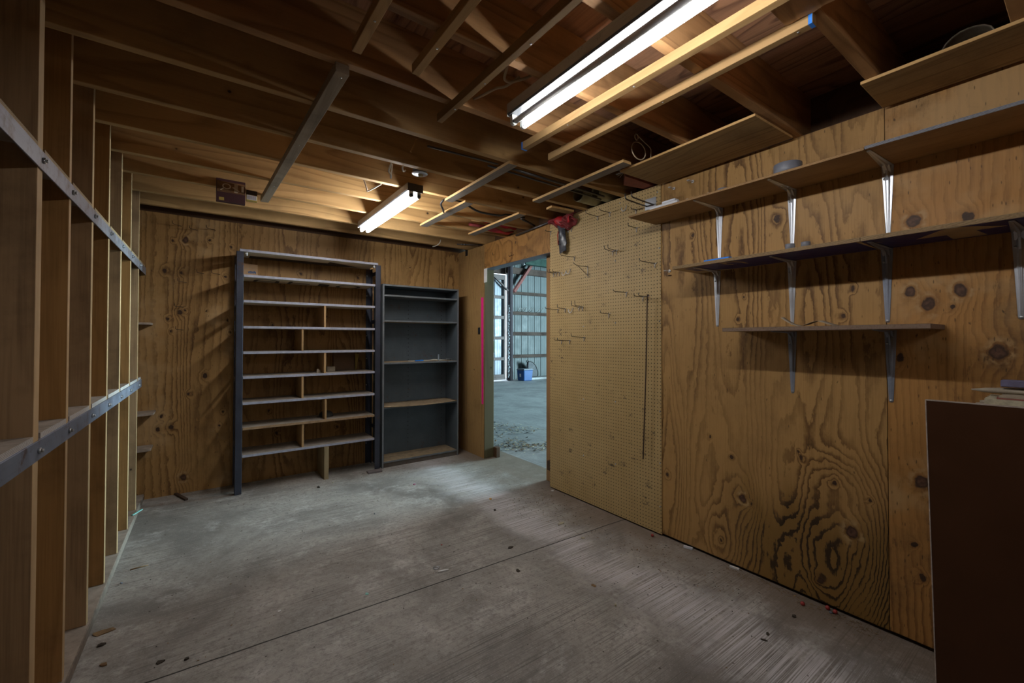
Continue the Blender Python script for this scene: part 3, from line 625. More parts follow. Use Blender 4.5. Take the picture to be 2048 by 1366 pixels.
# ------------------------------------------------------------------ tall plywood rack on the left
RX = -.44; RB = -1.03
rack = root('shelving_rack', 'tall built-in rack of dark plywood uprights and rusty steel rails on the left side', 'shelving rack', (-.74, 3.3, 0))
UP = [(1.60, 1.63), (2.0, 2.052), (2.385, 2.415), (2.787, 2.82), (3.197, 3.227), (3.600, 3.630), (4.012, 4.040), (4.43, 4.458)]
for i, (y0, y1) in enumerate(UP):
    face = M['rackface_warm'] if i in (2, 4, 6) else M['rackface']
    MB().box(RB, RX, y0, y1, .05, 2.688, 'y', 0, 1).build('upright_panel', [face, M['rackedge']], rack, bevel=.001)
for z0, z1, key, ye in ((1.905, 1.967, 'railrust', 4.845), (.973, 1.036, 'rail', 4.66)):
    b = MB(); b.box(RX + .001, RX + .006, 1.55, ye, z0, z1)
    for i in range(len(UP)):
        a = UP[i][1]; c = UP[i + 1][0] if i + 1 < len(UP) else ye
        b.box(RX - .035, RX + .001, a + .001, c - .001, z1 - .005, z1)
    rl = b.build('steel_rail', M[key], rack, bevel=.001)
    for y0, y1 in UP:
        y = (y0 + y1) / 2; b = MB(); b.cyl((RX + .0061, y, (z0 + z1) / 2), (RX + .013, y, (z0 + z1) / 2), .010, 6); b.cyl((RX + .013, y, (z0 + z1) / 2), (RX + .019, y, (z0 + z1) / 2), .0055, 10); b.build('bolt', M['bolt'], rl)
    for i in range(len(UP)):
        a = UP[i][1] + .001 + (.018 if i else 0); c = UP[i + 1][0] - .001 if i + 1 < len(UP) else min(ye, 4.84)
        MB().box(RB, RX + .0005, a, c, z1 + .0005, z1 + .019, 'z', 0, 1).build('shelf_board', [M['shelfdust'], M['shelfdust_edge'] if z0 < 1.5 else M['shelf2_edge']], rack)
MB().box(RB, RX + .012, 1.5, 4.845, .002, .049, 'z', 0, 1).build('base_board', [M['shelfdust'], plain('worn_board_edge', (.15, .115, .09), .9, 0, .35, 30)], rack, bevel=.004)
# small boards between the last upright and the back wall
b = 0
for z, x1, lab in ((1.497, -.385, 'little pale shelf end beside the rack, topmost of the three'), (.752, -.36, 'little grey shelf end beside the rack, middle of the three'), (.46, -.375, 'little grey shelf end with a bolt beside the rack, lowest of the three')):
    o = MB().prism([(RB, 4.462, z - .017), (x1, 4.66, z - .017), (x1, 4.846, z - .017), (RB, 4.846, z - .017)], (0, 0, .017)).build('corner_shelf', M['shelfdust'], loc=(-.6, 4.65, z))
    tag(o, lab, 'shelf')
tag(MB().bar((-.445, 4.30, .0535), (-.40, 4.405, .0535), .012, .006).build('plastic_strip', M['teal'], loc=(-.42, 4.35, .052)), 'thin teal plastic strip lying on the rack base near the back', 'strip')
tag(MB().bar((-.62, 2.66, 1.058), (-.51, 2.735, 1.058), .045, .006).build('paper_strip', M['paper'], loc=(-.55, 2.7, 1.056)), 'white paper strip on the lower shelf of the plywood rack', 'paper')

# ------------------------------------------------------------------ steel shelving against the back wall
ss = root('steel_shelving', 'open shelving of dark steel posts with nine grey-edged boards on the back wall', 'shelving', (.82, 4.66, 0))
YF, YB = 4.505, 4.845
for x0, x1 in ((.19, .243), (1.395, 1.449)):
    for y, s in ((YF, 1), (YB, -1)):
        b = MB(); b.box(x0, x1, min(y, y + s * .004), max(y, y + s * .004), .0, 2.135)
        xe = x0 if x0 < 1 else x1
        b.box(min(xe, xe + (.004 if x0 < 1 else -.004)), max(xe, xe + (.004 if x0 < 1 else -.004)), min(y, y + s * .06), max(y, y + s * .06), .0, 2.135)
        po = b.build('post', M['steel_dark'], ss, bevel=.001)
    xe = x0 + .002 if x0 < 1 else x1 - .002
    for z in (2.07, 1.55, 1.0, .42):
        MB().box(xe - .0015, xe + .0015, YF + .06, YB - .06, z - .02, z + .02).build('side_brace', M['steel_dark'], ss)
for k, z in enumerate((2.145, 1.923, 1.697, 1.467, 1.240, 1.020, .791, .5685, .328)):
    top = k == 0
    x0, x1 = (.214, 1.418) if top else (.246, 1.392)
    em = M['shelf_edge_brown'] if k == 7 else M['shelf_edge']
    b = MB(); b.box(x0, x1, YF - (.012 if top else 0) + .0055, YB - .008, z - .011, z + .011)
    for f in b.bm.faces:
        c = f.calc_center_median()
        f.material_index = 2 if abs(c.z - (z - .011)) < 1e-4 else (0 if abs(c.z - (z + .011)) < 1e-4 else 1)
    sb = b.build('shelf', [M['shelf_top'], em, M['sign_back']], ss, bevel=.001)
    if k == 0: # part of an arrow painted on the underside
        MB().prism([(.30, 4.70, z - .0118), (.97, 4.70, z - .0118), (.97, 4.60, z - .0118), (1.285, 4.77, z - .0118), (1.10, 4.835, z - .0118), (.30, 4.835, z - .0118)], (0, 0, .0006)).build('painted_arrow', M['sign_black'], sb)
    if k == 1: # fragments of big painted letters
        b = MB()
        def arc(cx, cy, rx, ry, a0, a1, w):
            n = 14
            for i in range(n):
                t0 = a0 + (a1 - a0) * i / n; t1 = a0 + (a1 - a0) * (i + 1) / n
                b.prism([(cx + (rx + s_ * w) * math.cos(t), cy + (ry + s_ * w) * math.sin(t), z - .0118) for t, s_ in ((t0, 0), (t1, 0), (t1, 1), (t0, 1))], (0, 0, .0006))
        arc(.44, 4.72, .075, .10, PI, 2 * PI, .03); b.prism([(.335, 4.72, z - .0118), (.365, 4.72, z - .0118), (.365, 4.83, z - .0118), (.335, 4.83, z - .0118)], (0, 0, .0006)); b.prism([(.515, 4.72, z - .0118), (.545, 4.72, z - .0118), (.545, 4.83, z - .0118), (.515, 4.83, z - .0118)], (0, 0, .0006)); b.prism([(.365, 4.735, z - .0118), (.515, 4.735, z - .0118), (.515, 4.765, z - .0118), (.365, 4.765, z - .0118)], (0, 0, .0006))
        b.prism([(.62, 4.62, z - .0118), (.65, 4.62, z - .0118), (.65, 4.83, z - .0118), (.62, 4.83, z - .0118)], (0, 0, .0006)); b.prism([(.65, 4.72, z - .0118), (.81, 4.72, z - .0118), (.81, 4.75, z - .0118), (.65, 4.75, z - .0118)], (0, 0, .0006))
        b.prism([(.88, 4.63, z - .0118), (.985, 4.66, z - .0118), (1.0, 4.83, z - .0118), (.90, 4.83, z - .0118)], (0, 0, .0006))
        arc(1.18, 4.74, .085, .12, 0, 2 * PI, .035)
        b.build('painted_letters', M['sign_black'], sb)
DV = [(.912, 1.478, 1.686, .009), (.717, 1.251, 1.456, .008), (.915, 1.031, 1.229, .010), (.720, .802, 1.009, .009), (.924, .5795, .780, .009), (.7255, .339, .5575, .009)]
for x, z0, z1, w in DV:
    MB().box(x - w, x + w, YF + .012, 4.62 if z0 == .5795 else YB - .02, z0, z1).build('divider', M['divider'], ss, bevel=.001)
MB().box(.911, .951, YF - .005, YB - .02, 0, .3165).build('support_board', M['post_wood'], ss, bevel=.001)
for x in (.262, 1.378):
    b = MB(); b.cyl((x, YF - .003, 2.118), (x, YF + .02, 2.118), .007, 8); b.cyl((x + .004, YF + .006, 2.10), (x + .004, YF + .006, 2.13), .009, 8); b.build('wing_bolt', M['hookbright'], ss)
for z in (2.06, 1.84, 1.40, 1.15, .86, .50, .22):
    b = MB(); b.cyl((1.402, YB - .006, z), (1.402, YB - .014, z), .006, 8); b.build('bolt', M['bolt'], ss)
b = MB(); b.prism([(.258, 4.80, 1.9345), (.372, 4.80, 1.9345), (.372, 4.80, 2.068), (.258, 4.80, 2.075)], (0, .03, 0))
r = root('cardboard_box', 'flat brown cardboard box with blue print on the second shelf of the steel shelving', 'box', (.315, 4.81, 1.935)); b.build('box_body', M['card'], r)
b = MB()
for k in range(7): b.box(.296 + k * .009, .3035 + k * .009, 4.7985, 4.7996, 1.985 + .004 * (k % 2), 2.002 + .003 * (k % 3))
b.box(.30, .36, 4.7985, 4.7996, 1.979, 1.982); b.build('blue_print', plain('blue_print', (.06, .12, .25), .7), r)
b = MB(); [b.box(.27 + k * .03, .29 + k * .03, 4.7985, 4.7996, 2.022 + .01 * (k % 2), 2.026 + .01 * (k % 2)) for k in range(3)]; b.build('grey_print', M['card_grey'], r)
tag(MB().prism([(.318, 4.70, 2.157), (.37, 4.70, 2.157), (.352, 4.70, 2.185), (.33, 4.70, 2.19)], (0, .05, 0)).build('metal_scrap', M['steel_dark'], loc=(.34, 4.72, 2.157)), 'dark metal scrap on the very top of the steel shelving', 'scrap')
tag(MB().bar((1.165, 4.81, 1.0320), (1.165, 4.835, 1.215), .21, .006, (0, 1, 0)).build('hardboard_sheet', plain('brown_hardboard', (.21, .135, .085), .7), loc=(1.16, 4.82, 1.03)), 'small dark hardboard sheet leaning against the wall on a middle shelf', 'sheet')
tag(MB().prism([(1.275, 4.80, 1.0315), (1.285, 4.80, 1.0315), (1.312, 4.80, 1.20), (1.272, 4.80, 1.21)], (0, .004, 0)).build('yellow_card', M['yellow'], loc=(1.29, 4.8, 1.03)), 'yellow card strip beside the dark hardboard sheet', 'card')
tag(MB().box(.972, 1.05, 4.70, 4.76, 1.0315, 1.082).build('small_box', M['card_grey'], bevel=.002, loc=(1.0, 4.73, 1.03)), 'small grey box right of the divider beside the hardboard sheet', 'box')
tag(MB().prism([(.86, 4.62, 1.0315), (.90, 4.62, 1.0315), (.895, 4.62, 1.062), (.885, 4.62, 1.055), (.875, 4.62, 1.07), (.862, 4.62, 1.06)], (0, .02, .0)).build('paper_scrap', M['paper_old'], loc=(.88, 4.62, 1.03)), 'crumpled paper scrap left of the divider on the same shelf as the grey box', 'paper')
b = MB(); b.lathe([(.068, .0), (.068, .012), (.060, .034), (.04, .052), (0, .058)], (.965, 4.70, .5798), 20)
b.box(.88, .93, 4.68, 4.72, .5798, .584)
tag(b.build('cap', plain('dusty_black_cloth', (.04, .037, .034), .9, 0, .3), loc=(.965, 4.72, .58)), 'dusty black round cap on the second-lowest shelf behind a divider', 'cap')
b = MB(); b.box(1.30, 1.452, 4.415, 4.44, 0, .022); b.hexa([(1.30, 4.44, 0), (1.452, 4.44, 0), (1.475, 4.80, 0), (1.30, 4.80, 0), (1.30, 4.44, .022), (1.452, 4.44, .022), (1.475, 4.80, .022), (1.30, 4.80, .022)])
tag(MB().hexa([(1.305, 4.42, .0), (1.445, 4.412, .0), (1.465, 4.495, .0), (1.31, 4.495, .0), (1.305, 4.42, .018), (1.445, 4.412, .018), (1.465, 4.495, .018), (1.31, 4.495, .018)]).build('wood_plank', M['girt_pale'], bevel=.002, loc=(1.38, 4.45, 0)), 'grey plank end on the floor before the right steel post', 'plank')
b.bm.free()

# ------------------------------------------------------------------ grey steel bookcase
bc = root('bookcase', 'grey blue steel bookcase with dusty shelves in the back corner', 'bookcase', (1.928, 4.69, 0))
x0, x1, y0, y1 = 1.478, 2.375, 4.53, 4.842
for xa, xb in ((x0, x0 + .018), (x1 - .018, x1)):
    b = MB(); b.box(xa, xb, y0 + .003, y1, 0, 1.949); b.build('side_panel', M['cab_steel'], bc, bevel=.001)
    b = MB(); b.box(xa, xb, y0, y0 + .0028, 0, 1.949); b.build('front_lip', M['cab_edge'], bc)
b = MB(); b.box(x0 + .0185, x1 - .0185, y1 - .006, y1, .04, 1.93); bp = b.build('back_panel', M['cab_steel'], bc)
b = MB()
for xc in (1.877, 2.30):
    for k in range(36):
        z = .16 + k * .048; b.box(xc - .004, xc + .004, y1 - .0072, y1 - .0062, z, z + .012)
stuff(b.build('slot_pattern', M['black'], bp))
MB().box(x0 + .0185, x1 - .0185, y0, y1 - .0065, 1.931, 1.949).build('top_panel', M['cab_edge'], bc, bevel=.001)
MB().box(x0 + .0185, x1 - .0185, y0 + .012, y0 + .02, 0, .047).build('kick_plate', metal_sheet('rusty_kick_plate', (.12, .10, .085), .6, .3, .6), bc)
for z, mt in ((1.834, 'cab_steel'), (1.562, 'cab_top'), (1.108, 'cab_top'), (.062, 'cab_top')):
    b = MB(); b.box(x0 + .019, x1 - .019, y0 + .004, y1 - .007, z - .014, z + .004)
    for f in b.bm.faces:
        if f.calc_center_median().y < y0 + .005: f.material_index = 1
    b.build('shelf', [M[mt], M['cab_edge']], bc, bevel=.001)
MB().box(x0 + .019, x1 - .019, y0 + .004, y1 - .007, .622, .632).build('shelf', M['cab_steel'], bc)
b = MB(); b.surf(16, 4, lambda u, v: (x0 + .02 + (x1 - x0 - .04) * u, y0 + .002 + .30 * v - .028 * math.sin(PI * u) * (1 - v), .642 - .010 * math.sin(PI * u) * (1 - v)))
b.build('shelf_liner', M['cab_top'], bc, solid=.008)
r = root('data_cable', 'coiled white cable with blue plugs on the middle shelf of the bookcase', 'cable', (2.03, 4.65, 1.113))
b = MB(); b.tube([(1.93, 4.62, 1.117), (1.99, 4.66, 1.118), (2.05, 4.63, 1.119), (2.12, 4.66, 1.125), (2.19, 4.62, 1.12), (2.25, 4.60, 1.118), (2.22, 4.66, 1.118), (2.10, 4.69, 1.118)], .005, 8); b.build('cord', M['cable_white'], r)
for xa in (1.875, 1.925): MB().box(xa, xa + .045, 4.605, 4.63, 1.1125, 1.126).build('plug', M['bluetape'], r, bevel=.002)
MB().tube([(1.81, 4.66, 1.116), (1.84, 4.62, 1.117), (1.87, 4.618, 1.118)], .004, 6).build('wire_end', M['cable_white'], r)
b = MB(); b.box(2.16, 2.168, 4.62, 4.645, 1.113, 1.185); b.box(2.16, 2.25, 4.62, 4.645, 1.1125, 1.118); tag(b.build('metal_bracket', M['galv'], loc=(2.2, 4.63, 1.1125)), 'small upright metal angle beside the cable on the bookcase shelf', 'bracket')
b = MB(); b.box(2.27, 2.34, 4.63, 4.66, 1.128, 1.133); b.box(2.27, 2.276, 4.63, 4.66, 1.1125, 1.128); b.box(2.334, 2.34, 4.63, 4.66, 1.1125, 1.128); tag(b.build('metal_bracket', M['cab_edge'], loc=(2.3, 4.65, 1.1125)), 'low metal bridge bracket at the right end of the bookcase shelf', 'bracket')

# ------------------------------------------------------------------ nails in the back wall
NP = [(-.201, 2.361, 'top row, leftmost'), (-.09, 2.343, 'top row, middle'), (.042, 2.363, 'top row, rightmost'), (-.16, 1.865, 'second row, left and lowest'), (-.04, 1.957, 'second row, middle'), (.081, 1.958, 'second row, right beside the steel post'), (-.18, 1.645, 'third one down'), (-.181, 1.442, 'lowest of all')]
b = MB(); b.tube([(0, 0, 0), (-.05, -.075, -.004), (-.058, -.087, .0), (-.06, -.09, .022)], .0022, 6)
nail0 = b.build('bent_nail', M['rust']); nail0.location = (NP[0][0], BK, NP[0][1]); tag(nail0, 'bent rusty nail in the back wall plywood, ' + NP[0][2], 'nail', 'bent nails in the back wall')
for x, z, w in NP[1:]:
    c = nail0.copy(); COL.objects.link(c); c.location = (x, BK, z); c.rotation_euler = (0, random.uniform(-.2, .2), random.uniform(-.2, .2)); c['label'] = 'bent rusty nail in the back wall plywood, ' + w

# ------------------------------------------------------------------ doorway bits
b = MB(); b.hexa([(2.5375, 4.236, .617), (2.5395, 4.236, .617), (2.5395, 4.272, .617), (2.5375, 4.272, .617), (2.5375, 4.240, 1.845), (2.5395, 4.240, 1.845), (2.5395, 4.29, 1.845), (2.5375, 4.29, 1.845)])
tag(b.build('marking_tape', M['pink'], loc=(2.538, 4.26, .62)), 'long fluorescent pink tape strip on the plywood left of the doorway', 'tape')
r = root('paper_tag', 'white paper tag hanging from a nail at the top left of the doorway', 'tag', (2.532, 4.185, 2.09))
MB().box(2.530, 2.532, 4.148, 4.214, 2.01, 2.168).build('card', M['paper'], r); b = MB(); b.tube([(2.55, 4.18, 2.215), (2.525, 4.18, 2.215), (2.522, 4.18, 2.225)], .002, 6); b.tube([(2.528, 4.18, 2.214), (2.529, 4.186, 2.165)], .001, 4); b.build('nail', M['rust'], r)
r = root('wall_plate', 'little black switch plate on the plywood left of the pink tape', 'switch', (2.537, 4.333, 1.46))
MB().box(2.534, 2.5395, 4.31, 4.357, 1.42, 1.50).build('plate', M['black'], r, bevel=.002); MB().box(2.532, 2.534, 4.325, 4.342, 1.445, 1.475).build('toggle', M['steel_dark'], r)
tag(MB().box(2.67, 2.72, 4.16, 4.225, 0, .115).build('door_stop', M['dark_wood'], bevel=.003, loc=(2.69, 4.19, 0)), 'dark wood stop block at the foot of the left door post', 'door stop')
tag(MB().box(2.60, 2.639, 3.10, 3.165, .12, .21).build('door_guide', M['rust'], bevel=.003, loc=(2.62, 3.13, .12)), 'rusty guide block low on the right side of the doorway', 'guide')
b = MB(); b.tube([(2.54, 3.63, 2.24), (2.50, 3.62, 2.225), (2.495, 3.62, 2.26)], .003, 6); b.tube([(2.54, 3.67, 2.238), (2.50, 3.66, 2.222), (2.495, 3.66, 2.24)], .003, 6)
tag(b.build('coat_hook', M['rust'], loc=(2.53, 3.65, 2.24)), 'small rusty double hook low on the plywood door header', 'hook')
b = MB(); b.tube([(2.54, 4.01, 2.30), (2.515, 4.0, 2.29), (2.51, 4.0, 2.32)], .0028, 6)
tag(b.build('coat_hook', M['rust'], loc=(2.53, 4.0, 2.3)), 'small rusty nail hook at the left of the plywood door header', 'hook')

# ------------------------------------------------------------------ pegboard and its hooks
PX = 2.5335
pb = root('pegboard', 'tall tan pegboard sheet right of the doorway', 'pegboard', (PX, 2.435, .012))
MB().box(PX, PX + .006, 1.833, 3.038, .012, 2.448).build('panel', PEG, pb)
for y, z in ((2.248, 1.971), (1.845, 2.002), (1.845, 1.49), (1.845, .86), (1.845, .5), (1.845, .2), (2.248, 1.49), (2.6, 1.47), (2.25, .88), (2.6, .86), (2.25, .4), (2.6, .39), (3.025, 2.386), (2.66, 2.405), (2.2, 2.41), (1.86, 2.40)):
    o = MB().lathe([(0, 0), (.006, 0), (.006, .001), (.003, .003), (0, .003)], (0, 0, 0), 10).build('screw', M['bolt'], pb, loc=(0, 0, 0)); o.rotation_euler = (0, -PI / 2, 0); o.location = (PX - .0005 - pb.location.x, y - pb.location.y, z - pb.location.z)
def hook_mesh(L, dz, double=0., dark=True, tip=.018):
    b = MB()
    for s in ((-double / 2, double / 2) if double else (0.,)):
        b.tube([(0, s, .004), (-.012, s, .002), (-L * .55, s, dz * .2), (-L * .88, s, dz * .3), (-L * .97, s, dz * .3 + .004), (-L, s, dz + tip * .6)], .0028, 7)
    return b
def hook(y, z, L, dz, label, double=0.):
    r = root('pegboard_hook', label, 'hook', (PX - .001, y, z), 'wire hooks on the pegboard')
    b = hook_mesh(L, dz, double); b.bm.transform if False else None
    bmesh.ops.translate(b.bm, verts=b.bm.verts[:], vec=r.location); b.build('prong', M['hook'], r)
    b = MB()
    for s in ((-double / 2, double / 2) if double else (0.,)):
        b.tube([(PX - .004, y + s, z + .004), (PX - .005, y + s, z - .03)], .003, 7)
    b.tube([(PX - .004, y - .014 - double / 2, z + .003), (PX - .004, y + .014 + double / 2, z + .003)], .0028, 7)
    b.build('foot', M['hookbright'], r)
    return r
hook(3.026, 2.353, .065, .0, 'single wire hook at the upper left edge of the pegboard, left of the red cloth')
hook(2.431, 2.356, .14, .02, 'long wire hook below the olive vinyl roll, left of a matching pair')
hook(2.300, 2.357, .12, .005, 'long wire hook below the olive vinyl roll, right of a matching pair')
hook(2.04, 2.181, .10, .015, 'single wire hook just below the left end of the upper shelf')
hook(2.252, 2.046, .10, .025, 'double wire hook in the upper middle of the pegboard', .036)
hook(2.708, 2.069, .16, .0, 'single wire hook right under the dark plastic bag')
hook(2.966, 1.963, .08, .02, 'double wire hook at the left edge, level with the two wire loops', .034)
hook(2.907, 1.962, .08, .01, 'single wire hook between the left edge double hook and the wire loops')
hook(1.879, 1.896, .175, .01, 'single wire hook near the right edge of the pegboard, above the long rod')
hook(2.137, 1.714, .15, .005, 'single wire hook left of the long hanging rod')
hook(1.964, 1.668, .105, .012, 'double wire hook that carries the long rusty rod', .038)
hook(2.63, 1.633, .09, .04, 'double wire hook in the left middle of the pegboard, beside a wire loop', .04)
hook(2.924, 1.629, .15, .01, 'single wire hook poking past the left edge at mid height')
hook(2.826, 1.629, .095, .025, 'single wire hook left of the lower wire loop')
hook(2.313, 1.561, .10, .015, 'single short wire hook in the middle of the pegboard')
hook(2.875, 1.35, .09, .02, 'single wire hook lowest on the pegboard, at its left')
hook(2.769, 1.35, .145, .015, 'single wire hook lowest on the pegboard, second from the left')
hook(2.59, 1.377, .15, .025, 'single wire hook low on the pegboard, right of the lowest two')
hook(2.765, 2.325, .05, -.01, 'double wire hook half hidden under the red cloth', .04)
hook(2.045, 2.318, .06, .0, 'short wire hook under the big heavy double hook')
def uhook(y, z, label):
    b = MB(); b.tube([(PX - .002, y - .018, z + .03), (PX - .012, y - .018, z + .005), (PX - .02, y - .01, z - .012), (PX - .02, y + .006, z - .012), (PX - .022, y + .016, z + .0), (PX - .022, y + .018, z + .018)], .0032, 7)
    tag(b.build('wire_loop_hook', M['hookbright'], loc=(PX - .01, y, z)), label, 'hook', 'curved loop hooks on the pegboard')
uhook(2.832, 1.94, 'curved wire loop hook, left of the two above'); uhook(2.775, 1.945, 'curved wire loop hook, right of the two above'); uhook(2.745, 1.605, 'curved wire loop hook, alone below the other two'); uhook(2.15, 2.345, 'curved wire loop hook under the big heavy double hook')
# triangular tool holder
r = root('tool_holder', 'thin wire triangle holder sticking out below the dark bag', 'holder', (PX, 2.546, 1.9))
b = MB(); b.tube([(PX - .002, 2.546, 1.965), (PX - .12, 2.552, 1.965), (PX - .16, 2.556, 1.985)], .0026, 7); b.tube([(PX - .002, 2.546, 1.895), (PX - .11, 2.551, 1.963)], .0026, 7); b.build('arms', M['hook'], r)
MB().tube([(PX - .003, 2.546, 1.97), (PX - .003, 2.546, 1.89)], .0035, 7).build('upright', M['hookbright'], r)
# heavy double hook
r = root('double_hook', 'big heavy double-prong hook with steel plate at the pegboard top right', 'hook', (PX - .004, 1.90, 2.33))
MB().box(PX - .004, PX - .0005, 1.868, 1.965, 2.292, 2.372).build('plate', M['galv'], r, bevel=.002)
for y in (1.89, 1.945):
    MB().tube([(PX - .004, y, 2.318), (PX - .10, y, 2.320), (PX - .225, y, 2.326), (PX - .236, y, 2.330), (PX - .240, y, 2.338), (PX - .242, y, 2.362)], .0052, 9).build('prong', M['hook'], r)
# long rusty rod
cable('hanging_rod', [(2.49, 1.90, 1.668), (2.488, 1.905, 1.676), (2.488, 1.912, 1.672), (2.488, 1.914, 1.64), (2.49, 1.925, 1.25), (2.492, 1.94, .9), (2.494, 1.958, .51)], .0045, M['rust'], 'long thin rusty rod hanging from a pegboard hook almost to the floor', 'rod', 6)
# red cloth and dark bag
r = root('shop_cloth', 'crumpled dull red cloth draped over the top of the pegboard', 'cloth', (2.50, 2.83, 2.38))
b = MB(); b.surf(44, 26, lambda u, v: (2.515 - .045 * math.sin(PI * v) - .012 * math.sin(9 * u + 4 * v) - .011 * math.sin(31 * u + 6 * math.sin(5 * v)) * math.sin(PI * v), 2.97 - .31 * u + .02 * math.sin(5 * v), 2.455 - (.075 + .035 * math.sin(3 * u)) * v - .02 * u * v + .012 * math.sin(8 * u) * v + .009 * math.sin(24 * u + 9 * v)))
b.build('drape', M['reddark'], r, solid=.004)
b = MB(); b.surf(12, 6, lambda u, v: (2.478 - .014 * math.sin(PI * v) - .01 * math.sin(7 * u), 2.90 - .20 * u, 2.43 - .05 * v - .03 * u * v + .014 * math.sin(6 * u + 2 * v)))
b.build('fold', M['red'], r, solid=.004)
r = root('plastic_bag', 'dark twisted plastic bag hanging below the red cloth on the pegboard', 'bag', (2.51, 2.84, 2.24))
def bagf(u, v):
    w = .058 * (1 - .25 * math.sin(PI * min(1, v * 1.6))) if v < .7 else .046
    return (2.505 - .018 * math.cos(PI * (u - .5)) * (1 + .4 * math.sin(7 * v)), 2.845 + w * (1 - 2 * u) - .018 * v, 2.372 - .245 * v + .01 * math.sin(5 * u + 9 * v))
b = MB(); b.surf(14, 18, bagf); b.build('sheath', M['darkbag'], r, solid=.003)
MB().tube([(2.50, 2.875, 2.34), (2.487, 2.878, 2.29), (2.488, 2.87, 2.20)], .004, 6).build('red_cord', M['red'], r)

# ------------------------------------------------------------------ right wall: plywood shelves on steel brackets
def shelf(y0, y1, xf, z, t, face, edge, label):
    b = MB(); b.box(xf, W - .0015, y0, y1, z, z + t, 'z', 0, 1)
    return tag(b.build('plywood_shelf', [face, edge], bevel=.0008, loc=((xf + W) / 2, (y0 + y1) / 2, z)), label, 'shelf')
shelf(.6015, 1.878, 2.245, 2.1725, .012, M['shelf1'], M['shelf1_edge'], 'upper plywood shelf holding the grey duct tape roll')
shelf(-.62, .599, 2.24, 2.1725, .0135, M['shelf1'], M['shelf_greyedge'], 'upper plywood shelf with grey edge, right of the duct tape shelf')
s2a = shelf(.6235, 1.555, 2.262, 1.7865, .018, M['tan'], M['shelf2_edge'], 'middle plywood shelf with two small grey tape rolls, navy paint underneath')
s2b = shelf(-.60, .622, 2.262, 1.7865, .019, M['tan'], M['shelf2_edge'], 'middle plywood shelf with a pale star on its navy underside')
s3 = shelf(.405, 1.255, 2.285, 1.406, .02, M['shelf1'], M['shelf3_edge'], 'short lower plywood shelf with torn paper scraps on top')
zp = 1.7858
def flat(pts, z, name, m, par): return MB().prism([(x, y, z) for x, y in pts], (0, 0, .0004)).build(name, m, par)
flat([(2.264, .64), (2.525, .626), (2.525, 1.30), (2.43, 1.50), (2.30, 1.50), (2.264, 1.30)], zp, 'navy_paint', M['navy'], s2a)
flat([(2.268, 1.262), (2.284, 1.19), (2.345, 1.163), (2.42, 1.172), (2.40, 1.18), (2.345, 1.182), (2.30, 1.20), (2.29, 1.235), (2.33, 1.25), (2.375, 1.235), (2.385, 1.245), (2.33, 1.265)], zp - .0006, 'painted_letter', M['tan'], s2a)
flat([(2.264, -.59), (2.537, -.59), (2.537, .62), (2.264, .62)], zp, 'navy_paint', M['navy'], s2b)
flat([(2.40, .467), (2.264, .362), (2.264, .318), (2.292, .284), (2.381, .208), (2.38, .289), (2.517, .273), (2.517, .373), (2.40, .374)], zp - .0006, 'painted_star', M['tan'], s2b)
flat([(2.335, .60), (2.345, .565), (2.35, .566), (2.342, .60)], zp - .0006, 'paint_scratch', M['tan'], s2b)
def bracket_proto(mat, horiz, vert):
    """pressed-steel shelf bracket: folded arm with a centre rib, wall leg tapering to a rounded foot; origin at its inside corner"""
    r = bpy.data.objects.new('shelf_bracket', None); COL.objects.link(r); r.empty_display_size = .05
    b = MB()
    def leg(L, ax):
        n = 10
        secs = []
        for i in range(n + 1):
            t = i / n; w = .023 * (1 - t) + .0085 * t
            rib = .011 * (1 - .55 * t)
            prof = [(-w, 0), (-w, -.003), (-w * .45, -.004), (-w * .22, -rib), (w * .22, -rib), (w * .45, -.004), (w, -.003), (w, 0)]
            s = L * t
            secs.append([((-s, q, p) if ax == 'x' else (p, q, -s)) for q, p in prof])
        vs = [[b.bm.verts.new(p) for p in sec] for sec in secs]
        for i in range(n):
            for k in range(8): b.bm.faces.new([vs[i][k], vs[i][(k + 1) % 8], vs[i + 1][(k + 1) % 8], vs[i + 1][k]])
        b.bm.faces.new(vs[0]); b.bm.faces.new(vs[-1])
        q = -L
        if ax == 'z': b.cyl((0, 0, q), (-.003, 0, q), .0085, 14)
        else: b.cyl((q, 0, 0), (q, 0, -.003), .0085, 14)
    leg(vert, 'z'); leg(horiz, 'x')
    # gusset web in the corner
    b.prism([(-.004, -.0035, -.004), (-.07, -.0035, -.004), (-.026, -.0035, -.026), (-.004, -.0035, -.085)], (0, .007, 0))
    b.prism([(-.003, -.015, -.003), (-.032, -.013, -.003), (-.018, -.013, -.018), (-.003, -.013, -.034)], (0, .028, 0))
    b.build('arm', mat, r, bevel=.0008)
    for z in (-vert, -.06):
        o = MB().lathe([(0, -.0028), (.0048, -.0022), (.0062, 0), (0, 0)], (0, 0, 0), 12).build('screw', M['bolt'], r); o.rotation_euler = (0, PI / 2, 0); o.location = (-.0032 if z < -.1 else -.004, .0 if z < -.1 else .011, z)
    MB().lathe([(0, -.0045), (.0048, -.0035), (.0062, 0), (0, 0)], (-horiz * .97, 0, -.0005), 12).build('screw', M['bolt'], r)
    return r
BP = [('upper shelf', 2.1722, [1.409, .9985, .591]), ('middle shelf', 1.785, [1.425, 1.001, .597, .19]), ('lower shelf', 1.4055, [1.002, .587])]
first = {}
NM = {3: ['first', 'second', 'third'], 4: ['first', 'second', 'third', 'fourth'], 2: ['first', 'second']}
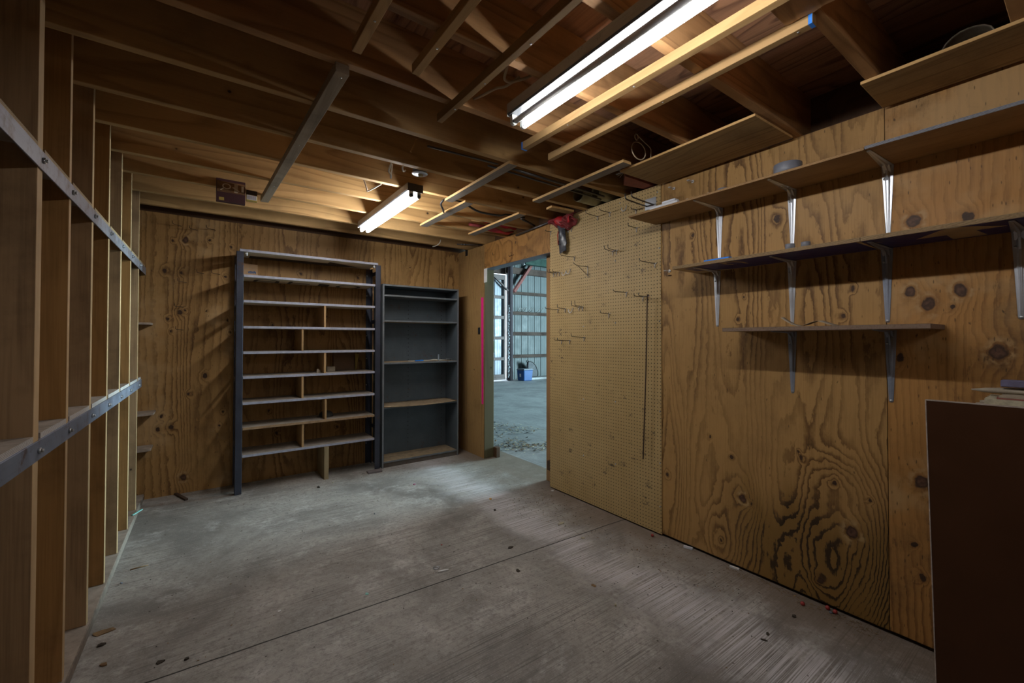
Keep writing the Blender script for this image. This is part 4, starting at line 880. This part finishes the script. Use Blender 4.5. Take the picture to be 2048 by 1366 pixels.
for sname, z, ys in BP:
    for k, y in enumerate(ys):
        grey = sname == 'lower shelf' or (sname == 'middle shelf' and k == 2)
        key = (grey, sname)
        hz = {'upper shelf': .27, 'middle shelf': .25, 'lower shelf': .235}[sname]; vt = {'upper shelf': .318, 'middle shelf': .335, 'lower shelf': .325}[sname]
        lab = '%s steel bracket under the %s, %s from the pegboard' % ('grey painted' if grey else 'shiny galvanised', sname, NM[len(ys)][k])
        if key not in first:
            o = bracket_proto(M['brkt_grey'] if grey else M['galv'], hz, vt); tag(o, lab, 'bracket', 'shelf brackets on the right wall'); first[key] = o
        else: o = copy_tree(first[key], label=lab)
        o.location = (W - .0005, y, z)
# things on the shelves
ZS1 = 2.1848
def tape_roll(c, R, r_in, h, label, mat='greytape'):
    r = root('tape_roll', label, 'tape roll', c)
    MB().lathe([(r_in + .004, 0), (R, 0), (R, h), (r_in + .004, h)], c, 36, close=True).build('tape', M[mat], r, bevel=.0008)
    MB().lathe([(r_in, .0006), (r_in + .0038, .0006), (r_in + .0038, h - .0006), (r_in, h - .0006)], c, 36, close=True).build('core', M['card'], r)
tape_roll((2.318, .93, ZS1), .062, .038, .05, 'grey duct tape roll lying on the upper shelf')
r = root('plastic_gadget', 'white plastic bar-shaped gadget at the left end of the upper shelf', 'gadget', (2.30, 1.62, ZS1))
b = MB(); b.box(2.272, 2.325, 1.53, 1.73, ZS1, ZS1 + .024); b.build('body', M['white'], r, bevel=.004); b = MB(); b.box(2.275, 2.322, 1.545, 1.64, ZS1 + .0243, ZS1 + .040); b.build('cover', M['white'], r, bevel=.004)
for y, rr, h, mt, lab in ((1.464, .014, .012, 'white', 'tiny plastic ring on the upper shelf above the first bracket'), (1.329, .016, .011, 'white', 'small white ring on the upper shelf, middle of three small rounds'), (1.25, .027, .014, 'greytape', 'small grey round tin on the upper shelf nearest the duct tape')):
    tag(MB().lathe([(rr * .55, 0), (rr, 0), (rr, h), (rr * .55, h)], (2.29, y, ZS1), 20, close=True).build('plastic_ring', M[mt], loc=(2.29, y, ZS1)), lab, 'ring')
tag(MB().hexa([(2.270, 1.21, 1.8055), (2.30, 1.205, 1.8055), (2.305, 1.35, 1.8055), (2.272, 1.355, 1.8055), (2.270, 1.21, 1.814), (2.30, 1.205, 1.814), (2.305, 1.35, 1.814), (2.272, 1.355, 1.814)]).build('blue_sleeve', M['bluetape'], loc=(2.37, 1.35, 1.806)), 'flat bright blue strip at the left end of the middle shelf', 'strip')
tape_roll((2.300, .915, 1.8060), .021, .012, .026, 'small grey tape roll on the middle shelf, before the bracket')
tape_roll((2.300, .846, 1.8060), .0195, .013, .024, 'small grey tape roll on the middle shelf, right of its twin')
b = MB(); b.surf(6, 2, lambda u, v: (2.36 + .04 * v, .985 - .085 * u, 1.428 + .046 * (1 - u) ** 1.6 + .004 * v)); tag(b.build('paper_scrap', M['paper_old'], solid=.001, loc=(2.37, .94, 1.43)), 'curled aged paper scrap on the lower shelf, left of two', 'paper')
b = MB(); b.surf(6, 3, lambda u, v: (2.33 + .07 * v, .875 - .13 * u, 1.4275 + .026 * (1 - abs(2 * u - .9)) * (1 if u < .95 else .3) + .004 * v)); tag(b.build('paper_scrap', M['paper_old'], solid=.001, loc=(2.37, .82, 1.43)), 'tented aged paper scrap on the lower shelf, right of two', 'paper')
def wall_screw(y, z, label):
    b = MB(); b.cyl((W, y, z), (W - .05, y + .002, z - .003), .004, 8); b.lathe([(0, 0), (.01, 0), (.012, .004), (0, .006)], (W - .052, y, z - .006), 10); b.cyl((W - .002, y, z), (W - .006, y, z), .010, 10)
    tag(b.build('eye_screw', M['hookbright'], loc=(W, y, z)), label, 'screw')
wall_screw(1.728, 2.389, 'shiny screw in the plywood above the upper shelf, left of two'); wall_screw(1.588, 2.395, 'shiny screw in the plywood above the upper shelf, right of two'); wall_screw(1.765, 1.831, 'shiny screw in the plywood left of the middle shelf')
tag(MB().cyl((W, 1.755, 1.80), (W - .03, 1.757, 1.795), .004, 8).build('thin_nail', M['rust'], loc=(W, 1.755, 1.8)), 'short rusty nail right under the screw left of the middle shelf', 'nail')

# ------------------------------------------------------------------ brown cabinet and the things on it
cx = 2.20
cb = root('workbench_cabinet', 'dark brown cabinet panel in the near right corner, pale worn edges', 'cabinet', (2.36, -.1, 0))
b = MB(); b.hexa([(cx, -.75, .0), (cx + .019, -.75, .0), (cx + .019, .383, .0), (cx, .383, .0), (cx, -.75, 1.137), (cx + .019, -.75, 1.137), (cx + .019, .4045, 1.130), (cx, .4045, 1.130)])
b.build('front_panel', M['brown_panel'], cb)
b = MB(); b.hexa([(cx - .0006, -.75, 1.1375), (cx + .0196, -.75, 1.1375), (cx + .0196, .4085, 1.1305), (cx - .0006, .4085, 1.1305), (cx - .0006, -.75, 1.1405), (cx + .0196, -.75, 1.1405), (cx + .0196, .4085, 1.1335), (cx - .0006, .4085, 1.1335)])
b.hexa([(cx - .0006, .3835, 0), (cx + .0196, .3835, 0), (cx + .0196, .3870, 0), (cx - .0006, .3870, 0), (cx - .0006, .405, 1.1303), (cx + .0196, .405, 1.1303), (cx + .0196, .4085, 1.1303), (cx - .0006, .4085, 1.1303)])
b.build('edge_band', M['brown_edge'], cb)
MB().box(cx + .02, W - .003, .35, .368, 0, 1.04).build('side_panel', M['cabin'], cb); MB().box(cx + .02, W - .003, -.75, .349, 1.02, 1.04).build('top_board', M['cabin'], cb); MB().box(cx + .02, W - .003, -.75, -.732, 0, 1.0195).build('side_panel', M['cabin'], cb)
zc = 1.0405
r = root('cardboard_stack', 'stack of ragged grey cardboard on the bench top behind the brown panel', 'cardboard', (2.43, .12, zc))
def ragged(y1, x0, x1, z0, z1, mat, nm='sheet', amp=.008):
    b = MB(); pts = []
    n = 14
    for i in range(n + 1): pts.append((x0 + (x1 - x0) * i / n, y1 + random.uniform(-amp, amp)))
    b.prism([(x, y, z0) for x, y in pts] + [(x1, -.25, z0), (x0, -.25, z0)], (0, 0, z1 - z0)); b.build(nm, mat, r)
ragged(.25, 2.30, 2.535, zc, zc + .045, M['card_grey'], amp=.005); ragged(.283, 2.31, 2.535, zc + .0455, zc + .082, M['card_grey'], amp=.012); ragged(.268, 2.33, 2.53, zc + .0825, zc + .103, M['leafpale'], amp=.006); ragged(.238, 2.33, 2.535, zc + .1035, zc + .108, M['redboard'], 'red_sheet', .003); ragged(.232, 2.34, 2.535, zc + .1085, zc + .1135, M['paper_old'], 'sheet', .003)
b = MB(); b.tube([(2.45, .317, zc + .124), (2.455, .28, zc + .124), (2.46, .22, zc + .126), (2.47, -.1, zc + .128)], [.002, .009, .0125, .0125], 14); tag(b.build('wood_stake', M['card_grey'], loc=(2.45, .2, zc + .12)), 'grey pointed wood stake lying on the cardboard stack', 'stake')
tag(MB().box(2.435, 2.485, -.2, .237, zc + .1415, zc + .168).build('flat_case', M['purple'], bevel=.003, loc=(2.46, .1, zc + .14)), 'flat dusty violet case lying across the pointed stake', 'case')

# ------------------------------------------------------------------ litter on the floor
def flake(x, y, s, mat, label, cat='scrap', name='scrap', n=6, h=.004, el=1., z=0.):
    b = MB(); a0 = random.uniform(0, 2 * PI); pts = []
    for k in range(n):
        a = 2 * PI * k / n; rr = s * .5 * random.uniform(.6, 1.1); px, py = rr * math.cos(a) * el, rr * math.sin(a)
        pts.append((x + px * math.cos(a0) - py * math.sin(a0), y + px * math.sin(a0) + py * math.cos(a0), z + .0006))
    b.prism(pts, (0, 0, h * .6))
    for v in b.bm.verts:
        if v.co.z > z + .001: v.co.z += random.uniform(-.4, .3) * h
    return tag(b.build(name, mat, loc=(x, y, z)), label, cat)
flake(1.563, 3.853, .03, M['magenta'], 'curled magenta leaf on the floor before the grey bookcase', 'leaf', 'leaf', 7, .012, 1.3)
flake(.823, 4.304, .03, M['bark'], 'dark clod on the floor left of the support board', 'clod', 'clod', 7, .014, 1.4)
flake(.961, 4.352, .018, M['leafpale'], 'pale crumb on the floor before the support board', 'crumb', 'crumb', 6, .01)
flake(.694, 2.355, .022, M['teal'], 'torn teal scrap on the floor beside the control joint', 'scrap', 'scrap', 4, .002, 1.5)
flake(1.049, 3.387, .013, M['greytape'], 'small grey pebble in the middle of the floor', 'pebble', 'pebble', 7, .01)
flake(1.251, 2.62, .014, M['berry'], 'reddish leaf bit on the floor behind the washer', 'leaf', 'leaf', 5, .006)
tag(MB().lathe([(.010, 0), (.020, 0), (.020, .003), (.010, .003)], (1.101, 2.376, .0004), 24, close=True).build('washer', M['bolt'], loc=(1.1, 2.376, 0)), 'steel washer lying on the floor near the control joint', 'washer')
tag(MB().bar((1.09, 2.326, .004), (1.15, 2.311, .004), .009, .006).build('plastic_strip', M['paper'], loc=(1.12, 2.32, 0)), 'white plastic strip on the floor beside the washer', 'strip')
flake(1.841, 2.892, .018, M['bark'], 'dark nut shell on the floor left of the pegboard foot', 'shell', 'shell', 7, .016)
flake(1.941, 3.119, .025, M['amber'], 'amber dry leaf at the edge of the daylight on the floor', 'leaf', 'leaf', 6, .008, 1.4)
flake(2.108, 2.401, .035, M['leafpale'], 'long pale wood chip on the floor before the pegboard', 'chip', 'wood_chip', 6, .008, 1.9)
flake(2.495, 2.958, .022, M['paper'], 'white paper bit at the left foot of the pegboard', 'paper', 'paper_scrap', 6, .01, 1.3)
flake(1.598, 2.317, .028, M['bark'], 'dark bark chip on the floor beside the control joint', 'chip', 'bark_chip', 6, .009, 1.6)
flake(2.072, 2.135, .024, M['leafpale'], 'pale crumbled leaf on the floor just past the control joint', 'leaf', 'leaf', 7, .006, 1.3)
flake(1.724, 1.691, .026, M['leaf'], 'flat brown leaf on the floor in front of the pegboard', 'leaf', 'leaf', 7, .005, 1.3)
flake(1.686, 1.5, .016, M['leafpale'], 'small pale chip on the floor nearest the camera', 'chip', 'wood_chip', 6, .008)
flake(1.475, 2.062, .03, M['bark'], 'faint brown smear of dirt clod on the floor before the control joint', 'clod', 'clod', 7, .004, 1.6)
flake(-.386, 2.773, .05, M['leaf'], 'long olive leaf on the floor at the rack foot', 'leaf', 'leaf', 7, .006, 2.)
flake(-.37, 2.66, .03, M['bark'], 'dark clod on the floor at the rack foot, before the olive leaf', 'clod', 'clod', 7, .01)
flake(-.34, 2.496, .022, M['leaf'], 'mossy twig tip on the floor by the rack, nearest the camera', 'twig', 'twig', 7, .012, 1.7)
flake(-.151, 2.374, .026, M['bark'], 'dark crumb behind the control joint, left of two', 'crumb', 'crumb', 6, .008, 1.6)
flake(-.063, 2.332, .02, M['bark'], 'dark crumb behind the control joint, right of two', 'crumb', 'crumb', 6, .009)
flake(.297, 2.464, .016, M['paper'], 'white paper speck on the floor in the lower middle', 'paper', 'paper_scrap', 6, .006, 1.4)
flake(-.379, 3.266, .013, M['greytape'], 'shiny grey pebble on the floor beside the rack', 'pebble', 'pebble', 6, .01)
tag(MB().tube([(-.36, 3.418, .003), (-.33, 3.422, .005), (-.28, 3.43, .003)], .0035, 6).build('twig', M['leaf'], loc=(-.33, 3.42, 0)), 'thin brown twig on the floor beside the rack', 'twig')
tag(MB().bar((-.221, 4.846, .0075), (-.138, 4.616, .0075), .022, .014).build('iron_bar', M['rust'], loc=(-.18, 4.73, 0)), 'dark iron bar on the floor against the back wall', 'bar')
tag(MB().bar((2.515, 1.65, .008), (2.528, 1.595, .008), .014, .013).build('plastic_clip', M['white'], loc=(2.52, 1.62, 0)), 'pale blue plastic clip at the foot of the right wall', 'clip')
tag(MB().bar((2.520, 1.345, .006), (2.530, 1.295, .006), .010, .010).build('chalk_stub', M['paper'], loc=(2.52, 1.32, 0)), 'white chalk stub at the foot of the right wall', 'chalk')
flake(2.515, .99, .012, M['amber'], 'bright amber chip in the straw at the right wall', 'chip', 'chip', 5, .006)
for k, (x, y, w) in enumerate(((2.475, 1.866, 'before the pegboard corner'), (2.458, .931, 'before the straw at the right wall'), (2.522, .842, 'left one of two against the right wall'), (2.515, .807, 'right one of two against the right wall'))):
    b = MB(); b.lathe([(0, 0), (.006, .001), (.010, .006), (.0105, .011), (.007, .018), (0, .0205)], (x, y, .0005), 12); tag(b.build('berry', M['berry'], loc=(x, y, 0)), 'red berry on the floor, ' + w, 'berry', 'red berries on the floor')
flake(2.504, .822, .018, M['greytape'], 'grey stone between the red berries at the right wall', 'stone', 'stone', 7, .012)
flake(2.323, .919, .018, M['bark'], 'dark clump on the floor a step from the right wall', 'clump', 'clump', 7, .01, 1.3)
flake(2.09, .938, .018, M['bark'], 'dark sliver on the floor, farther of two', 'sliver', 'sliver', 5, .006, 1.8)
flake(2.034, .93, .018, M['bark'], 'dark sliver on the floor, nearer of two', 'sliver', 'sliver', 5, .006, 1.8)
def litter(name, mat, spots, label, cat, size, n_each, spread):
    b = MB()
    for (x, y) in spots:
        for _ in range(n_each):
            px, py = x + random.gauss(0, spread[0]), y + random.gauss(0, spread[1])
            if px < -.41 or (py > 4.5 and px > .15 and px < 2.4): continue
            if px > 2.535 and px < 2.7: px = 2.53 - random.uniform(0, .03)
            a = random.uniform(0, PI); L = size[0] * random.uniform(.4, 1.2); w = size[1] * random.uniform(.5, 1.2); z = random.uniform(.0005, size[2])
            dx, dy = L * math.cos(a), L * math.sin(a); ex, ey = -w * math.sin(a), w * math.cos(a); t = random.uniform(-.3, .5) * L
            b.face([(px - dx, py - dy, z), (px + ex, py + ey, z + .002), (px + dx, py + dy, z + max(t, 0)), (px - ex, py - ey, z + .001)], random.randrange(len(mat)))
    return stuff(tag(b.build(name, mat, solid=.0008), label, cat))
litter('straw_litter', [M['straw'], M['leaf']], [(2.515, 1.17), (2.51, 1.08), (2.505, 1.0), (2.495, .9), (2.49, .8), (2.50, 1.3), (2.5, .72), (2.49, .66)], 'loose straw and chaff along the foot of the right wall', 'litter', (.009, .0014, .003), 36, (.03, .05))
litter('dirt_crumbs', [M['bark'], M['leaf'], M['straw']], [(2.2, 2.85), (2.05, 2.75), (2.3, 2.6), (2.35, 2.95), (2.2, 2.3), (2.3, 1.9), (2.2, 1.6), (2.3, 1.3)], 'dark dirt crumbs swept toward the pegboard foot', 'litter', (.007, .003, .002), 45, (.12, .14))
litter('floor_grit', [M['bark'], M['leaf']], [(.3, 3.0), (.9, 3.6), (1.5, 2.5), (.2, 2.5), (1.3, 1.9), (1.0, 4.3), (1.9, 4.3), (-.2, 4.5), (.3, 4.7), (1.7, 1.2)], 'fine dark grit scattered over the concrete floor', 'litter', (.006, .0025, .002), 26, (.35, .35))

# ------------------------------------------------------------------ the barn seen through the doorway
bf = MB().box(2.88, 14., -4.0, 12.6, -.15, -.002).build('floor_barn', M['barnfloor']); structure(bf)
bf2 = MB().box(-3.0, 2.879, BK + .101, 12.6, -.15, -.002).build('floor_barn_left', M['barnfloor']); structure(bf2)
def corrugated(name, x0, x1, z0, z1, y, mat, par=None):
    b = MB(); pitch = .283; xs = []; x = x0
    while x < x1 - 1e-6:
        for dx, dy in ((0, 0), (.02, -.018), (.05, -.018), (.07, 0), (.125, 0), (.13, -.004), (.145, -.004), (.15, 0), (.205, 0), (.21, -.004), (.225, -.004), (.23, 0)):
            if x + dx <= x1: xs.append((x + dx, y + dy))
        x += pitch
    xs.append((x1, y))
    for (xa, ya), (xb, yb) in zip(xs[:-1], xs[1:]): b.face([(xa, ya, z0), (xb, yb, z0), (xb, yb, z1), (xa, ya, z1)])
    return b.build(name, mat, par)
bw = MB().box(8.06, 14., 11.93, 11.96, -.1, 4.9).build('wall_barn_far', M['corr']); structure(bw)
corrugated('steel_sheet', 8.075, 14., .0, 4.9, 11.925, M['corr'], bw)
for z0, z1 in ((.735, .842), (1.495, 1.612), (2.193, 2.298), (2.88, 2.98), (3.58, 3.795)):
    MB().box(8.06, 14., 11.82, 11.90, z0, z1).build('girt', M['girt'], bw)
w2 = MB().box(-3., 8.06, 11.90, 11.93, 3.54, 4.9).build('wall_barn_header', M['girt']); structure(w2)
w3 = MB().box(-3., 5.2, 11.90, 11.93, -.1, 3.54).build('wall_barn_left', M['corr']); structure(w3)
w4 = MB().box(-3.03, -3., BK, 12., -.1, 4.9).build('wall_barn_end', M['corr']); structure(w4)
w5 = MB().box(2.68, 14., -4.03, -4., -.1, 4.9).build('wall_barn_near', M['corr']); structure(w5)
b = MB(); b.box(14., 14.03, -4., 1.95, -.1, 4.9); b.box(14., 14.03, 4.75, 12., -.1, 4.9); b.box(14., 14.03, 1.95, 4.75, 3.9, 4.9)
w6 = b.build('wall_barn_right', M['corr']); structure(w6)
b = MB(); b.box(-3.03, 14.03, BK + .09, 12., 4.9, 4.95); b.box(2.68, 14.03, -4.03, BK + .09, 4.9, 4.95); w7 = b.build('ceiling_barn', M['greenbeam']); structure(w7)
w8 = MB().box(2.68, 2.70, -4., BK, 2.69, 4.9).build('wall_barn_gable', M['girt']); structure(w8)
w9 = MB().box(-3., 2.70, BK + .101, BK + .12, 2.69, 4.9).build('wall_barn_partition', M['girt']); structure(w9)
# sliding door leaf, standing slightly open
dr = MB().box(4.9, 7.84, 11.765, 11.785, .05, 3.475).build('door_1', M['corr']); structure(dr)
corrugated('steel_sheet', 4.9, 7.80, .2, 3.3, 11.76, metal_sheet('door_steel', (.17, .185, .22), .45, .2), dr)
for z0, z1 in ((.045, .215), (.68, .772), (1.357, 1.452), (2.025, 2.126), (2.69, 2.786), (3.31, 3.475)):
    MB().box(4.9, 7.775, 11.68, 11.735, z0, z1).build('door_rail', M['girt_pale'], dr)
MB().box(7.776, 7.842, 11.68, 11.735, .045, 3.475).build('door_stile', M['girt_pale'], dr)
MB().bar((7.27, 11.655, 3.47), (7.91, 11.655, 2.965), .04, .075, (0, 1, 0)).build('door_brace', M['girt_pale'], dr)
tag(MB().box(7.18, 7.42, 11.66, 11.675, .94, 1.31).build('green_panel', M['greenbox'], bevel=.004, loc=(7.3, 11.66, .94)), 'dull green panel hung on the barn door behind the left door post', 'panel')
b = MB(); b.tube([(8.03, 11.68, 0), (8.035, 11.68, 1.2), (8.035, 11.69, 3.), (8.045, 11.69, 4.89)], [.094, .09, .086, .083], 18)
tag(b.build('barn_pole', M['pole'], loc=(8.03, 11.68, 0)), 'thick round wooden pole beside the bright door gap in the barn', 'post')
b = MB()
for k in range(42):
    z = .1 + k * .057; x = 7.925 + random.uniform(-.014, .014)
    b.face([(x - .02, 11.60, z), (x + random.uniform(.0, .03), 11.585, z + random.uniform(-.02, .02)), (x + random.uniform(.0, .025), 11.59, z + .05), (x - .02, 11.605, z + .055)])
tag(b.build('foil_flashing', M['foil'], solid=.002, loc=(7.93, 11.6, .1)), 'crinkled silver flashing strip on the pole along the bright gap', 'flashing')
tag(MB().bar((8.20, 11.72, 2.95), (8.93, 11.72, 3.92), .09, .13, (0, 1, 0)).build('diagonal_brace', M['redbrace'], bevel=.003, loc=(8.5, 11.72, 3.4)), 'dull red diagonal brace from the barn pole up to the roof beam', 'brace')
tag(MB().box(8.12, 13.9, 10.95, 11.1, 3.76, 3.99).build('roof_truss_member', M['greenbeam'], loc=(9, 11, 3.8)), 'dark green roof timber crossing above the barn wall', 'timber')
tag(MB().box(8.095, 8.118, 10.98, 11.07, 3.74, 3.87).build('white_block', M['white'], loc=(8.1, 11, 3.8)), 'small white block on the end of the green roof timber', 'block')
tag(MB().cyl((8.4, 10.5, 3.98), (13, 10.5, 4.3), .07, 14).build('duct_pipe', plain('pale_teal_pipe', (.08, .14, .15), .5), loc=(9, 10.5, 4)), 'pale teal pipe under the barn roof', 'pipe')
HK = [(8.336, 8.40), (8.42, 8.50), (8.521, 8.60), (8.60, 8.688), (8.802, 8.90), (8.90, 8.985), (9.193, 9.29), (9.31, 9.40)]
for k, (xa, xb) in enumerate(HK):
    tag(MB().tube([(xa, 11.82, 2.30), (xa + .02, 11.74, 2.31), (xb, 11.66, 2.45)], .007, 6).build('wire_peg', M['hook'], loc=(xa, 11.8, 2.3)), 'slanted wire peg on the middle barn girt, %s from the pole' % ORD[k], 'peg', 'wire pegs on the barn wall')
slab = MB().box(8.68, 14., 11.40, 11.819, .0, .075).build('concrete_curb', M['barnfloor'], bevel=.01); tag(slab, 'low concrete curb along the barn wall behind the blue tote', 'curb')
r = root('plastic_tote', 'blue plastic tote with grey lid standing on the barn floor', 'tote', (8.42, 11.42, 0))
A, B_, Cc = Vector((8.212, 11.549, 0)), Vector((8.302, 11.276, 0)), Vector((8.64, 11.25, 0)); D = A + Cc - B_
cen = (A + Cc) / 2
def ring(s, z): return [cen + (p - cen) * s + Vector((0, 0, z)) for p in (B_, Cc, D, A)]
b = MB(); b.hexa(ring(.92, .0) + ring(1.05, .345)); b.build('tub', M['tote'], r, bevel=.015)
b = MB(); b.hexa(ring(1.10, .346) + ring(1.10, .372)); b.hexa(ring(1.0, .3725) + ring(.97, .392)); b.build('lid', M['totelid'], r, bevel=.006)
n_ = (A - B_).normalized(); o_ = Vector((n_.y, -n_.x, 0)); o_ = o_ if o_.x < 0 else -o_
p = (A * .5 + B_ * .5); p = cen + (p - cen) * .995 + o_ * .012
b = MB(); b.prism([p - n_ * .03 + Vector((0, 0, .13)), p + n_ * .03 + Vector((0, 0, .13)), p + n_ * .03 + Vector((0, 0, .23)) + o_ * .006, p - n_ * .03 + Vector((0, 0, .23)) + o_ * .006], o_ * .002); b.build('sticker', M['paper'], r)
r = root('round_case', 'black half-round case leaning behind the blue tote', 'case', (8.9, 11.63, .076))
pts = [(8.70, .076), (9.10, .076), (9.135, .16), (9.125, .26), (9.08, .38), (9.0, .50), (8.90, .58), (8.80, .615), (8.72, .60), (8.70, .50)]
b = MB(); b.prism([(x, 11.60, z) for x, z in pts], (0, .10, 0)); b.build('shell', plain('dark_grey_fabric', (.035, .037, .045), .6), r, bevel=.02)
b = MB(); b.tube([(x, 11.60, max(z, .093)) for x, z in pts[1:]], .014, 8); b.build('rim', M['black'], r)
b = MB(); b.tube([(8.76, 11.63, .61), (8.70, 11.63, .66), (8.66, 11.63, .64), (8.68, 11.63, .58)], .014, 8); b.build('handle', M['black'], r)
litter('leaf_litter', [M['leaf'], M['leafpale'], M['bark']], [(3.6, 5.9), (3.75, 5.6), (3.55, 5.35), (3.7, 5.15), (3.25, 5.05), (3.2, 4.5), (3.17, 4.42), (3.25, 4.38), (3.4, 4.25), (3.5, 4.24), (3.9, 5.2), (3.3, 4.3), (3.35, 4.7), (3.0, 4.6)], 'dry leaf litter blown over the barn floor just past the doorway', 'leaves', (.028, .014, .012), 26, (.13, .13))

# ------------------------------------------------------------------ light: tubes emit; daylight comes through the barn's big open door and the gaps
w = bpy.data.worlds.new('World'); SC.world = w; w.use_nodes = True
bg = w.node_tree.nodes['Background']; bg.inputs[0].default_value = (.72, .86, 1., 1); bg.inputs[1].default_value = 2.2
ld = bpy.data.lights.new('daylight_door', 'AREA'); ld.shape = 'RECTANGLE'; ld.size = 2.7; ld.size_y = 3.7; ld.color = (.58, .87, .97); ld.energy = 2100
lo = bpy.data.objects.new('daylight_door', ld); COL.objects.link(lo); lo.location = (14.0, 3.35, 1.95); lo.rotation_euler = (0, PI / 2, 0)

# ------------------------------------------------------------------ camera
cam = bpy.data.cameras.new('camera'); co = bpy.data.objects.new('camera', cam); COL.objects.link(co); SC.camera = co
F, CX, CY = 855.91, 1050., 667.26
cam.sensor_fit = 'HORIZONTAL'; cam.sensor_width = 36.; cam.lens = F * 36. / 2048.
cam.shift_x = -(CX - 1024.) / 2048.; cam.shift_y = (CY - 683.) / 2048.
cam.clip_start = .02; cam.clip_end = 100
yaw, pitch, roll = math.radians(36.47551), math.radians(.75944), math.radians(.05478)
f_ = Vector((math.sin(yaw) * math.cos(pitch), math.cos(yaw) * math.cos(pitch), math.sin(pitch)))
r_ = Vector((math.cos(yaw), -math.sin(yaw), 0)); u_ = r_.cross(f_)
r2 = r_ * math.cos(roll) + u_ * math.sin(roll); u2 = u_ * math.cos(roll) - r_ * math.sin(roll)
co.matrix_world = Matrix(((r2.x, u2.x, -f_.x, 0), (r2.y, u2.y, -f_.y, 0), (r2.z, u2.z, -f_.z, 1.362), (0, 0, 0, 1)))
vs = SC.view_settings; vs.view_transform = 'Standard'; vs.look = 'None'; vs.gamma = 1; vs.exposure = 1.05; vs.use_curve_mapping = False
SC.cycles.use_denoising = True
SC.cycles.max_bounces = 8; SC.cycles.diffuse_bounces = 5
